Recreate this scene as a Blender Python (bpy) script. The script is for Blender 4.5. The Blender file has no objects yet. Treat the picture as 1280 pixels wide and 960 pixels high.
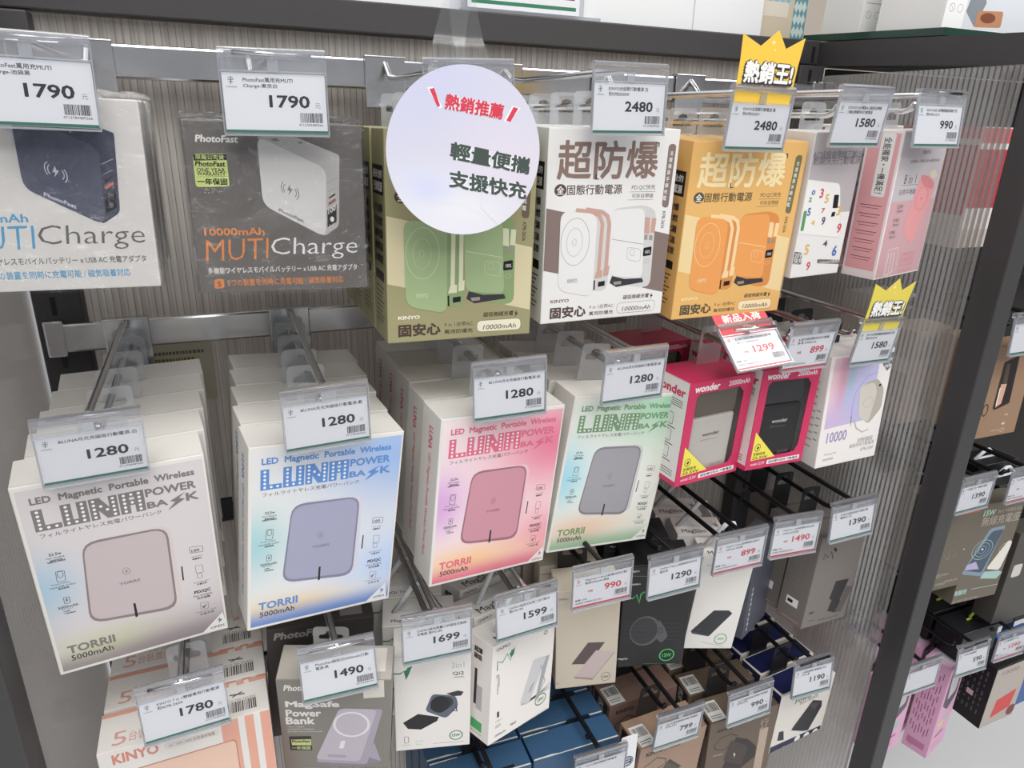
import bpy, bmesh, math, random
from mathutils import Vector, Matrix
random.seed(7)
S = bpy.context.scene
COL = S.collection
# ------------------------------------------------------------------ camera, light, exposure
cam_d = bpy.data.cameras.new('camera'); cam = bpy.data.objects.new('camera', cam_d); COL.objects.link(cam)
cam_d.sensor_width = 36.0; cam_d.lens = 883.0 / 1280 * 36; cam_d.clip_start = .01; cam_d.clip_end = 60
CX = (0.926083, -0.376363, 0.026856); CY = (-0.108084, -0.332799, -0.936783); CZ = (0.361508, 0.864636, -0.348878)
cam.matrix_world = Matrix(((CX[0],-CY[0],-CZ[0],0.0),(CX[1],-CY[1],-CZ[1],-.75),(CX[2],-CY[2],-CZ[2],1.45),(0,0,0,1)))
S.camera = cam
S.view_settings.view_transform = 'Standard'; S.view_settings.look = 'None'
S.view_settings.gamma = 1.0; S.view_settings.use_curve_mapping = False
S.view_settings.exposure = -.42
S.cycles.transparent_max_bounces = 24
S.cycles.max_bounces = 8
W_ = bpy.data.worlds.new('shop_air'); S.world = W_; W_.use_nodes = True
bg = W_.node_tree.nodes['Background']; bg.inputs[0].default_value = (.93,.95,1,1); bg.inputs[1].default_value = .42
def area(name, loc, tgt, sx, sy, power, col=(1,.985,.96)):
    l = bpy.data.lights.new(name, 'AREA'); l.shape = 'RECTANGLE'; l.size = sx; l.size_y = sy; l.energy = power; l.color = col
    o = bpy.data.objects.new(name, l); COL.objects.link(o); o.location = loc
    o.rotation_euler = (Vector(tgt) - Vector(loc)).to_track_quat('-Z', 'Y').to_euler()
area('ceiling_panel_light', (-.2,-1.3,2.75), (-.1,-1.2,0), 1.2, 1.2, 36)
area('ceiling_panel_light', (1.6,-1.2,2.75), (1.5,-1.1,0), 1.2, 1.2, 36)
area('ceiling_panel_light', (.5,-2.8,2.75), (.5,-2.3,0), 2.4, .8, 44)
area('ceiling_panel_light', (.4,.9,2.75), (.4,.8,0), 2.2, .6, 22)
# ------------------------------------------------------------------ materials
_M = {}
def lin(h):
    h = h.lstrip('#'); t = tuple(((c/12.92) if c <= .04045 else ((c+.055)/1.055)**2.4) for c in (int(h[i:i+2],16)/255 for i in (0,2,4)))
    g = .3*t[0]+.59*t[1]+.11*t[2]; return tuple(g+(c-g)*.88 for c in t)
def mat(h, rough=.42, metal=0.0, spec=.4, name=None):
    k = (h, rough, metal, spec)
    if k in _M: return _M[k]
    m = bpy.data.materials.new(name or 'ink_' + h.strip('#')); m.use_nodes = True
    b = m.node_tree.nodes['Principled BSDF']; b.inputs['Base Color'].default_value = (*lin(h),1)
    b.inputs['Roughness'].default_value = rough; b.inputs['Metallic'].default_value = metal
    b.inputs['Specular IOR Level'].default_value = spec
    _M[k] = m; return m
def noisy(name, h, rough=.5, amt=.12, scale=60, metal=0.0, stretch=(1,1,1), bump=0.0):
    m = bpy.data.materials.new(name); m.use_nodes = True; nt = m.node_tree; b = nt.nodes['Principled BSDF']
    tc = nt.nodes.new('ShaderNodeTexCoord'); mp = nt.nodes.new('ShaderNodeMapping'); mp.inputs['Scale'].default_value = stretch
    n = nt.nodes.new('ShaderNodeTexNoise'); n.inputs['Scale'].default_value = scale; n.inputs['Detail'].default_value = 4
    nt.links.new(tc.outputs['Object'], mp.inputs['Vector']); nt.links.new(mp.outputs[0], n.inputs['Vector'])
    r = nt.nodes.new('ShaderNodeMix'); r.data_type = 'RGBA'
    c = lin(h); r.inputs[6].default_value = (*[x*(1-amt) for x in c],1); r.inputs[7].default_value = (*[min(1,x*(1+amt)) for x in c],1)
    nt.links.new(n.outputs['Fac'], r.inputs[0]); nt.links.new(r.outputs[2], b.inputs['Base Color'])
    b.inputs['Roughness'].default_value = rough; b.inputs['Metallic'].default_value = metal
    if bump:
        bp = nt.nodes.new('ShaderNodeBump'); bp.inputs['Strength'].default_value = bump; bp.inputs['Distance'].default_value = .002
        nt.links.new(n.outputs['Fac'], bp.inputs['Height']); nt.links.new(bp.outputs[0], b.inputs['Normal'])
    return m
def clear(name, tint=(.97,.98,.99), gloss=.10, rough=.08, milk=0.0, milkcol=(.85,.86,.88), bump=0, bscale=40, streak=False):
    m = bpy.data.materials.new(name); m.use_nodes = True; nt = m.node_tree; nt.nodes.remove(nt.nodes['Principled BSDF'])
    o = nt.nodes['Material Output']
    t = nt.nodes.new('ShaderNodeBsdfTransparent'); t.inputs[0].default_value = (*tint,1)
    g = nt.nodes.new('ShaderNodeBsdfGlossy'); g.inputs['Roughness'].default_value = rough
    fr = nt.nodes.new('ShaderNodeLayerWeight'); fr.inputs['Blend'].default_value = .25
    mul = nt.nodes.new('ShaderNodeMath'); mul.operation = 'MULTIPLY_ADD'; mul.inputs[1].default_value = .5; mul.inputs[2].default_value = gloss
    nt.links.new(fr.outputs['Fresnel'], mul.inputs[0])
    mx = nt.nodes.new('ShaderNodeMixShader'); nt.links.new(mul.outputs[0], mx.inputs[0]); nt.links.new(t.outputs[0], mx.inputs[1]); nt.links.new(g.outputs[0], mx.inputs[2])
    last = mx
    if milk:
        d = nt.nodes.new('ShaderNodeBsdfDiffuse'); d.inputs[0].default_value = (*milkcol,1)
        tl = nt.nodes.new('ShaderNodeBsdfTranslucent'); tl.inputs[0].default_value = (*milkcol,1)
        if streak:                                  # reflection and refraction of the flutes, painted as pale and dark streaks
            tc = nt.nodes.new('ShaderNodeTexCoord'); mp = nt.nodes.new('ShaderNodeMapping'); mp.inputs['Scale'].default_value = (260,260,.6)
            n = nt.nodes.new('ShaderNodeTexNoise'); n.inputs['Scale'].default_value = 1; n.inputs['Detail'].default_value = 2
            nt.links.new(tc.outputs['Object'], mp.inputs[0]); nt.links.new(mp.outputs[0], n.inputs['Vector'])
            cr = nt.nodes.new('ShaderNodeValToRGB'); cr.color_ramp.elements[0].position = .35; cr.color_ramp.elements[1].position = .68
            cr.color_ramp.elements[0].color = (*[x*.80 for x in milkcol],1); cr.color_ramp.elements[1].color = (*[min(1,x*1.1) for x in milkcol],1)
            nt.links.new(n.outputs['Fac'], cr.inputs[0]); nt.links.new(cr.outputs[0], d.inputs[0]); nt.links.new(cr.outputs[0], tl.inputs[0])
        a = nt.nodes.new('ShaderNodeMixShader'); a.inputs[0].default_value = .4; nt.links.new(d.outputs[0], a.inputs[1]); nt.links.new(tl.outputs[0], a.inputs[2])
        m2 = nt.nodes.new('ShaderNodeMixShader'); m2.inputs[0].default_value = milk
        nt.links.new(mx.outputs[0], m2.inputs[1]); nt.links.new(a.outputs[0], m2.inputs[2]); last = m2
    if bump:
        n = nt.nodes.new('ShaderNodeTexNoise'); n.inputs['Scale'].default_value = bscale; n.inputs['Detail'].default_value = 5; n.inputs['Distortion'].default_value = 1.5
        tc = nt.nodes.new('ShaderNodeTexCoord'); nt.links.new(tc.outputs['Object'], n.inputs['Vector'])
        bp = nt.nodes.new('ShaderNodeBump'); bp.inputs['Strength'].default_value = bump; bp.inputs['Distance'].default_value = .01
        nt.links.new(n.outputs['Fac'], bp.inputs['Height']); nt.links.new(bp.outputs[0], g.inputs['Normal'])
    nt.links.new(last.outputs[0], o.inputs['Surface'])
    return m
M_CHROME = noisy('chrome', '#d4d4d6', .2, .05, 80, 1.0)
M_DARKROD = noisy('dark_steel', '#3a3a3d', .3, .1, 80, .8)
M_FRAME = noisy('black_powder_coat', '#3c3a3b', .5, .08, 220, 0, bump=.05)
M_ACRYL = clear('clear_acrylic', gloss=.10, milk=.16, milkcol=(.84,.84,.9))
M_ACRYLEDGE = clear('acrylic_edge', (.85,.9,.95), gloss=.25, rough=.15, milk=.30)
M_TAB = clear('frosted_tab_plastic', (.93,.95,.97), gloss=.08, rough=.3, milk=.22, milkcol=(.88,.89,.9))
M_FILM = clear('window_film', (.995,.995,1), gloss=.015, rough=.04)
M_WRAP = clear('shrink_film', (.99,.99,.99), gloss=.03, rough=.12, bump=1.0, bscale=45)
M_RIB = clear('ribbed_sheet', (.95,.945,.94), gloss=.05, rough=.18, milk=.06, milkcol=(.86,.83,.8))
M_RIBB = clear('ribbed_back_sheet', (.82,.8,.78), gloss=.08, rough=.2, milk=.62, milkcol=(.80,.765,.73), streak=True)
M_WEB = clear('ribbed_sheet_web', (.92,.91,.90), gloss=.08, rough=.25, milk=.17, milkcol=(.95,.93,.91))
M_STRIP = clear('wobbler_strip', gloss=.05, rough=.12, milk=.06)
M_BLACKPL = mat('#17171a', .4)
M_PAPER = mat('#e6e8ee', .5, name='tag_paper')
# ------------------------------------------------------------------ mesh builder
_T = {}; _BOLD = {}
def glyphs(s, b):
    k = (s, b)
    if k in _T: return _T[k]
    if b >= .008:                                   # heavier weight: the same outlines set a little apart
        V, F = glyphs(s, 0)[:2]; b *= 1.15; n = len(V); VV = []; FF = []
        ring = ((1,0),(-1,0),(0,1),(0,-1),(.7,.7),(-.7,.7),(.7,-.7),(-.7,-.7)) if b > .02 else ((.9,.5),(-.9,-.5),(-.5,.9),(.5,-.9))
        for i, (dx, dy) in enumerate(ring):
            VV += [(x+dx*b, y+dy*b) for x, y in V]; FF += [tuple(q+i*n for q in f) for f in F]
        xs = [v[0] for v in VV]; ys = [v[1] for v in VV]
        _T[k] = (VV, FF, min(xs), max(xs), min(ys), max(ys)); _BOLD[id(FF)] = n; return _T[k]
    c = bpy.data.curves.new('t', 'FONT'); c.body = s; c.offset = min(b, 0); c.resolution_u = 2; c.fill_mode = 'FRONT'
    o = bpy.data.objects.new('t', c); m = bpy.data.meshes.new_from_object(o)
    V = [(v.co.x, v.co.y) for v in m.vertices]; F = [tuple(p.vertices) for p in m.polygons]
    bpy.data.objects.remove(o); bpy.data.curves.remove(c); bpy.data.meshes.remove(m)
    if not V: V = [(0,0),(1,0),(0,1)]
    xs = [v[0] for v in V]; ys = [v[1] for v in V]
    _T[k] = (V, F, min(xs), max(xs), min(ys), max(ys)); return _T[k]
def filled(loops):
    """triangles of a flat shape with holes (first loop outside)"""
    c = bpy.data.curves.new('s', 'CURVE'); c.dimensions = '2D'; c.fill_mode = 'FRONT'
    for lp in loops:
        sp = c.splines.new('POLY'); sp.points.add(len(lp)-1); sp.use_cyclic_u = True
        for i, (x, y) in enumerate(lp): sp.points[i].co = (x*100, y*100, 0, 1)
    o = bpy.data.objects.new('s', c); m = bpy.data.meshes.new_from_object(o)
    V = [(v.co.x/100, v.co.y/100) for v in m.vertices]; F = [tuple(p.vertices) for p in m.polygons]
    bpy.data.objects.remove(o); bpy.data.curves.remove(c); bpy.data.meshes.remove(m)
    return V, F
def rrect(x0, y0, x1, y1, r, n=5):
    P = []
    for cx, cy, a in ((x1-r,y1-r,0),(x0+r,y1-r,90),(x0+r,y0+r,180),(x1-r,y0+r,270)):
        for i in range(n+1):
            t = math.radians(a + 90*i/n); P.append((cx+r*math.cos(t), cy+r*math.sin(t)))
    return P
def rpoly(pts, r, n=4):
    P = [Vector((a[0],a[1])) for a in pts]; out = []; N = len(P)
    for i in range(N):
        p, a, b = P[i], P[i-1], P[(i+1)%N]
        da, db = (a-p), (b-p); rr = min(r, da.length*.48, db.length*.48)
        s, e = p+da.normalized()*rr, p+db.normalized()*rr
        for j in range(n+1):
            t = j/n; q = s*(1-t)**2 + p*2*t*(1-t) + e*t*t; out.append((q.x,q.y))
    return out
class MB:
    def __init__(s): s.v=[]; s.f=[]; s.m=[]; s.mats=[]; s.sm=[]; s.lay=0
    def mi(s, m):
        if m not in s.mats: s.mats.append(m)
        return s.mats.index(m)
    def add(s, V, F, m, smooth=False):
        o = len(s.v); s.v += [tuple(p) for p in V]; i = s.mi(m)
        for f in F: s.f.append(tuple(o+k for k in f)); s.m.append(i); s.sm.append(smooth)
    def box(s, a, b, m, bev=0.0):
        if bev:
            bm = bmesh.new(); bmesh.ops.create_cube(bm, size=1)
            for v in bm.verts: v.co = Vector([a[i]+(v.co[i]+.5)*(b[i]-a[i]) for i in range(3)])
            bmesh.ops.bevel(bm, geom=bm.edges[:], offset=bev, segments=2, affect='EDGES', profile=.5)
            bm.verts.ensure_lookup_table(); bm.verts.index_update()
            s.add([v.co[:] for v in bm.verts], [[v.index for v in f.verts] for f in bm.faces], m); bm.free(); return
        x0,y0,z0 = a; x1,y1,z1 = b
        s.add([(x0,y0,z0),(x1,y0,z0),(x1,y1,z0),(x0,y1,z0),(x0,y0,z1),(x1,y0,z1),(x1,y1,z1),(x0,y1,z1)],
              [(0,3,2,1),(4,5,6,7),(0,1,5,4),(1,2,6,5),(2,3,7,6),(3,0,4,7)], m)
    def tube(s, pts, r, m, n=10, cap=True):
        P = [Vector(p) for p in pts]; V=[]; F=[]
        ref = Vector((0,0,1))
        for i, p in enumerate(P):
            d = (P[min(i+1,len(P)-1)]-P[max(i-1,0)]).normalized()
            u = d.cross(ref); u = u if u.length > .05 else d.cross(Vector((1,0,0))); u.normalize(); w = u.cross(d)
            for k in range(n):
                a = 2*math.pi*k/n; V.append(p+u*(r*math.cos(a))+w*(r*math.sin(a)))
        for i in range(len(P)-1):
            for k in range(n): F.append((i*n+k, i*n+(k+1)%n, (i+1)*n+(k+1)%n, (i+1)*n+k))
        if cap: F += [tuple(range(n))[::-1], tuple(range((len(P)-1)*n, len(P)*n))]
        s.add(V, F, m, True)
    def plate(s, loops, F3, th, m):
        """flat shape with holes, given thickness; F3 maps (x,y,depth) to local space"""
        V, F = filled(loops); n = len(V)
        s.add([F3(x,y,0) for x,y in V], [f[::-1] for f in F], m); s.add([F3(x,y,th) for x,y in V], F, m)
        for lp in loops:
            k = len(lp)
            s.add([F3(x,y,0) for x,y in lp]+[F3(x,y,th) for x,y in lp], [(i,(i+1)%k,k+(i+1)%k,k+i) for i in range(k)], m)
    def build(s, name, parent=None):
        me = bpy.data.meshes.new(name); me.from_pydata(s.v, [], s.f)
        for m in s.mats: me.materials.append(m)
        me.polygons.foreach_set('material_index', s.m); me.polygons.foreach_set('use_smooth', s.sm); me.update()
        o = bpy.data.objects.new(name, me); COL.objects.link(o)
        if parent: o.parent = parent
        return o
def tag(o, label=None, cat=None, group=None, kind=None):
    if label: o['label'] = label
    if cat: o['category'] = cat
    if group: o['group'] = group
    if kind: o['kind'] = kind
    return o
def empty(name, loc, yaw=0, pitch=0, roll=0):
    o = bpy.data.objects.new(name, None); COL.objects.link(o); o.empty_display_size = .02
    o.rotation_mode = 'YXZ'; o.location = loc; o.rotation_euler = tuple(math.radians(a) for a in (pitch,roll,yaw))
    return o
def copy_tree(o, parent=None):
    c = o.copy(); COL.objects.link(c)
    if parent: c.parent = parent
    for ch in list(o.children): copy_tree(ch, c)
    return c
# ------------------------------------------------------------------ printing on faces
EPS = .00004
class Print:
    """draws artwork in millimetres (x right, y down) through F(x, y, layer) onto a mesh builder"""
    def __init__(s, mb, F, pal): s.mb=mb; s.F=F; s.pal=pal; s.done=[]; s.lim=None
    def c(s, k):
        k = s.pal.get(k, k)
        return mat(k) if isinstance(k, str) else k
    def put(s, V, F, k):
        if s.lim:                                       # keep the ink on the face
            V = [(max(.25, min(s.lim[0]-.25, v[0])), max(.25, min(s.lim[1]-.25, v[1]))) for v in V]
        # a later shape lies one hair above the earlier ones it overlaps
        nb = _BOLD.get(id(F)); xs = [v[0] for v in V]; ys = [v[1] for v in V]
        B = (min(xs), max(xs), min(ys), max(ys)); n = 1
        for (q, top) in s.done:
            if B[0] < q[1] and B[1] > q[0] and B[2] < q[3] and B[3] > q[2]: n = max(n, top+1)
        s.done.append((B, n + (1.8 if nb else 0)))
        s.mb.add([s.F(x,y,n+(i//nb*.25 if nb else 0)) for i, (x,y) in enumerate(V)], F, s.c(k))
    def poly(s, pts, k): s.put(pts, [tuple(range(len(pts)))], k)
    def rect(s, x0, y0, x1, y1, k): s.poly([(x0,y0),(x1,y0),(x1,y1),(x0,y1)], k)
    def ring(s, pts, w, k):
        n = len(pts); P = [Vector((p[0],p[1])) for p in pts]; c = sum(P, Vector((0,0)))/n
        inn = []
        for i in range(n):
            d = (P[(i+1)%n]-P[i-1]).normalized(); nn = Vector((-d.y,d.x))
            if nn.dot(c-P[i]) < 0: nn = -nn
            inn.append(P[i]+nn*w)
        s.put([tuple(p) for p in P]+[tuple(p) for p in inn], [(i,(i+1)%n,n+(i+1)%n,n+i) for i in range(n)], k)
    def rr(s, pts, r, k, w=0):
        q = rpoly(pts, r)
        s.ring(q, w, k) if w else s.poly(q, k)
    def ell(s, cx, cy, rx, ry, k, w=0):
        q = [(cx+rx*math.cos(t*math.pi/14), cy+ry*math.sin(t*math.pi/14)) for t in range(28)]
        s.ring(q, w, k) if w else s.poly(q, k)
    def line(s, pts, w, k):
        P = [Vector((p[0],p[1])) for p in pts]; V=[]; n=len(P)
        for i in range(n):
            d = (P[min(i+1,n-1)]-P[max(i-1,0)]); d = d.normalized() if d.length else Vector((1,0)); nn = Vector((-d.y,d.x))*w/2
            V += [tuple(P[i]+nn), tuple(P[i]-nn)]
        s.put(V, [(2*i,2*i+1,2*i+3,2*i+2) for i in range(n-1)], k)
    def text(s, t, x0, y0, x1, y1, k, b=0, sh=0, fix=True):
        V, F, a0, a1, b0, b1 = glyphs(t, b); w = a1-a0; h = b1-b0
        sx = (x1-x0)/w; sy = (y1-y0)/h
        if fix and not (.62 < sy/sx < 1.9):
            c = (y0+y1)/2; sy = sx; y0 = c-sy*h/2; y1 = c+sy*h/2
        H = y1-y0
        s.put([(x0+(x-a0)*sx+sh*((y-b0)*sy-H/2), y1-(y-b0)*sy) for x,y in V], F, k)
    def quad(s, t, BL, BR, TL, k, b=0):
        V, F, a0, a1, b0, b1 = glyphs(t, b); w = a1-a0; h = b1-b0
        s.put([(BL[0]+(x-a0)/w*(BR[0]-BL[0])+(y-b0)/h*(TL[0]-BL[0]), BL[1]+(x-a0)/w*(BR[1]-BL[1])+(y-b0)/h*(TL[1]-BL[1])) for x,y in V], F, k)
    def vert(s, t, x0, y0, x1, y1, k, b=0, up=False):
        V, F, a0, a1, b0, b1 = glyphs(t, b); w = a1-a0; h = b1-b0
        if up: s.put([(x0+(1-(y-b0)/h)*(x1-x0), y1-(x-a0)/w*(y1-y0)) for x,y in V], F, k)
        else: s.put([(x0+(y-b0)/h*(x1-x0), y0+(x-a0)/w*(y1-y0)) for x,y in V], F, k)
    def bars(s, x0, y0, x1, y1, k, n=26, seed=3):
        r = random.Random(seed); x = x0; st = (x1-x0)/(n*1.55)
        V=[]; F=[]
        while x < x1-st:
            w = st*r.choice((.5,.8,1.2,1.6)); o=len(V); V += [(x,y0),(x+w,y0),(x+w,y1),(x,y1)]; F.append((o,o+1,o+2,o+3)); x += w+st*r.choice((.45,.7,1.1))
        s.put(V, F, k)
    def moon(s, x0, y0, x1, y1, k, dot='#f2f0ec'):
        cells = {0:['X..','X..','X..','X..','XXX'],1:['X.X','X.X','X.X','X.X','XXX'],2:['X..X','X..X','X..X','X..X','X..X'],3:['XXX','X.X','XXX','X.X','X.X']}
        total = 3+.5+3+.5+3.4+.5+3; px = (x1-x0)/total; py = (y1-y0)/5; ox = x0; V=[]; F=[]; D=[]
        for i in range(4):
            q = .85 if i == 2 else 1; nc = len(cells[i][0]); K_ = 6; G = [[0]*(nc*K_+2) for _ in range(5*K_+2)]
            for r, row in enumerate(cells[i]):
                for c, ch in enumerate(row):
                    if ch == 'X':
                        D.append((ox+(c+.5)*px*q, y0+(r+.5)*py))
                        for y in range(r*K_, r*K_+K_+2):
                            for x in range(c*K_, c*K_+K_+2): G[y][x] = 1
            if i == 2:                                      # slanted stroke of the third letter
                for y in range(len(G)):
                    c0 = (y/len(G))*(len(G[0])-11); 
                    for x in range(int(c0), min(len(G[0]), int(c0)+11)): G[y][x] = 1
                D += [(ox+1.55*px*q, y0+2.0*py), (ox+2.45*px*q, y0+3.0*py)]
            for y, row in enumerate(G):                     # each letter as merged strips, thickened by one sixth of a cell
                x = 0
                while x < len(row):
                    if row[x]:
                        e = x
                        while e < len(row) and row[e]: e += 1
                        a, b, c, d = ox+(x-1)*px*q/K_, y0+(y-1)*py/K_, ox+(e-1)*px*q/K_, y0+y*py/K_
                        o = len(V); V += [(a,b),(c,b),(c,d),(a,d)]; F.append((o,o+1,o+2,o+3)); x = e
                    else: x += 1
            ox += (3.5 if i != 2 else 3.9)*px
        s.put(V, F, k)
        V=[]; F=[]
        for a, b in D:
            o=len(V); V += [(a+py*.32*math.cos(t*.5236), b+py*.32*math.sin(t*.5236)) for t in range(12)]; F.append(tuple(range(o,o+12)))
        s.put(V, F, dot)
    def art(s, items, special=None):
        for it in items:
            k = it[0]
            if k == 't' and s.lim and (it[2] < -.6 or it[4] > s.lim[0]+.6): s.text(it[1], it[2]-min(0,it[2])+.8 if it[4]-it[2] < 20 else it[2], it[3], min(s.lim[0]-.8, it[4]-min(0,it[2])+.8), it[5], it[6], it[7], it[8]) if it[4] > s.lim[0]*.12 else None
            elif k == 't': s.text(it[1], *it[2:6], it[6], it[7], it[8])
            elif k == 'q': s.quad(*it[1:])
            elif k == 'p': s.poly(it[1], it[2])
            elif k == 'l': s.line(it[1], it[3], it[2])
            elif k == 'e': s.ell(*it[1:])
            elif k == 'rr': s.rr(it[1], it[2], it[3], it[4])
            elif k == 'v': s.vert(*it[1:])
            elif k == 'luna': s.moon(*it[1:], 'T')
            elif special: special(s, it)
def gradient(name, base, blobs, strip, w, h):
    """printed colour blend of a box front, in the box's own coordinates"""
    m = bpy.data.materials.new(name); m.use_nodes = True; nt = m.node_tree; N = nt.nodes; L = nt.links
    tc = N.new('ShaderNodeTexCoord'); sep = N.new('ShaderNodeSeparateXYZ'); L.new(tc.outputs['Object'], sep.inputs[0])
    def mth(op, a, b=None):
        n = N.new('ShaderNodeMath'); n.operation = op
        for i, x in enumerate((a, b)):
            if x is None: continue
            if isinstance(x, (int,float)): n.inputs[i].default_value = x
            else: L.new(x, n.inputs[i])
        return n.outputs[0]
    u = mth('MULTIPLY_ADD', sep.outputs[0], 1/w); u.node.inputs[2].default_value = .5
    v = mth('MULTIPLY_ADD', sep.outputs[2], -1/h); v.node.inputs[2].default_value = 1.0
    col = None
    def mix(fac, c, prev):
        x = N.new('ShaderNodeMix'); x.data_type = 'RGBA'; L.new(fac, x.inputs[0])
        if prev is None: x.inputs[6].default_value = (*lin(base),1)
        else: L.new(prev, x.inputs[6])
        x.inputs[7].default_value = (*lin(c),1); return x.outputs[2]
    for (bu, bv, ru, rv, c, k) in blobs:
        a = mth('POWER', mth('DIVIDE', mth('SUBTRACT', u, bu), ru), 2); b = mth('POWER', mth('DIVIDE', mth('SUBTRACT', v, bv), rv), 2)
        col = mix(mth('MULTIPLY', mth('EXPONENT', mth('MULTIPLY', mth('ADD', a, b), -1)), k), c, col)
    mr = N.new('ShaderNodeMapRange'); mr.interpolation_type = 'SMOOTHSTEP'; L.new(v, mr.inputs[0]); mr.inputs[1].default_value = .86; mr.inputs[2].default_value = .985
    col = mix(mth('MULTIPLY', mr.outputs[0], .9), strip, col)
    b = N['Principled BSDF']; L.new(col, b.inputs['Base Color']); b.inputs['Roughness'].default_value = .4
    return m
POSE = {
 'A': (-0.0857, -0.2601, 1.4030, -12.9, -1.7, 1.0, 0.1070, 0.1092),
 'B': (0.0390, -0.2600, 1.3922, -3.3, -1.2, 0.5, 0.1072, 0.1061),
 'C': (0.1631, -0.2600, 1.3684, -0.1, -0.5, 0.9, 0.1126, 0.1482),
 'D': (0.2840, -0.2599, 1.3733, -0.4, 1.7, -0.6, 0.1118, 0.1474),
 'E': (0.4102, -0.2600, 1.3663, -1.5, 3.1, -0.7, 0.1135, 0.1474),
 'F': (0.5011, -0.2619, 1.3861, 16.4, 2.8, -1.9, 0.0751, 0.1249),
 'G': (0.6085, -0.2600, 1.3853, 12.5, 1.0, -1.3, 0.0811, 0.1338),
 'H': (-0.0829, -0.2600, 1.1476, 6.0, 5.0, -0.4, 0.1136, 0.1591),
 'I': (0.0521, -0.2601, 1.1482, 7.8, 3.8, 5.2, 0.1157, 0.1592),
 'J': (0.1940, -0.2598, 1.1519, 6.2, 3.3, 3.3, 0.1133, 0.1576),
 'K': (0.3156, -0.2450, 1.1456, 2.5, 2.6, 6.1, 0.1134, 0.1588),
 'L': (0.4134, -0.2601, 1.1819, 7.5, 1.9, 1.0, 0.0811, 0.1048),
 'M': (0.4959, -0.2599, 1.1829, 5.3, -0.7, 3.7, 0.0799, 0.1030),
 'N': (0.5896, -0.2600, 1.1804, -0.7, -0.3, -2.0, 0.0826, 0.1233),
 'O': (-0.0662, -0.2600, 0.9142, 0.7, -0.2, -0.2, 0.1259, 0.1500),
 'P': (0.0482, -0.2598, 0.9523, -17.6, 11.7, 3.7, 0.0939, 0.1292),
 'Q': (0.1352, -0.2600, 0.9477, -14.0, 0.8, 0.3, 0.0692, 0.1096),
 'R': (0.2276, -0.2600, 0.9459, 22.2, -4.8, 7.1, 0.0848, 0.1033),
 'S': (0.2982, -0.2500, 0.9662, -28.4, 4.5, -1.0, 0.0651, 0.1356),
 'T': (0.3781, -0.2500, 0.9689, -17.1, 4.4, -2.1, 0.0718, 0.1354),
 'U': (0.4593, -0.2500, 0.9633, -18.2, 4.7, 2.3, 0.0565, 0.1278),
 'W': (0.6147, -0.2600, 0.9645, 6.8, -3.0, 7.8, 0.0788, 0.1148),
 'Z': (0.5181, -0.2599, 0.7464, -4.4, 2.3, -2.8, 0.0937, 0.1090),
 'Yb': (0.4150, -0.2000, 0.7513, 0.5, 0.3, -1.2, 0.0953, 0.1100),
 'Y': (0.4105, -0.2599, 0.7484, 9.6, -1.4, 8.9, 0.0937, 0.1100),
 'X1': (0.1882, -0.2600, 0.7744, -2.5, 0.4, -0.4, 0.1003, 0.1200),
 'X2': (0.2912, -0.2600, 0.7720, -1.4, -0.1, 0.4, 0.0999, 0.1200),
 'AA': (0.6112, -0.2600, 0.7660, 5.4, 1.1, 0.7, 0.0940, 0.0923),
 'brown': (0.8201, -0.2600, 1.1713, -9.4, -0.4, -5.8, 0.0562, 0.1125),
 'w15': (0.8852, -0.2600, 0.9405, -0.7, -1.2, 3.2, 0.0851, 0.1467),
 'w15l': (0.8189, -0.2600, 0.9575, -2.9, 0.1, -0.0, 0.0461, 0.1141),
}
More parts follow.
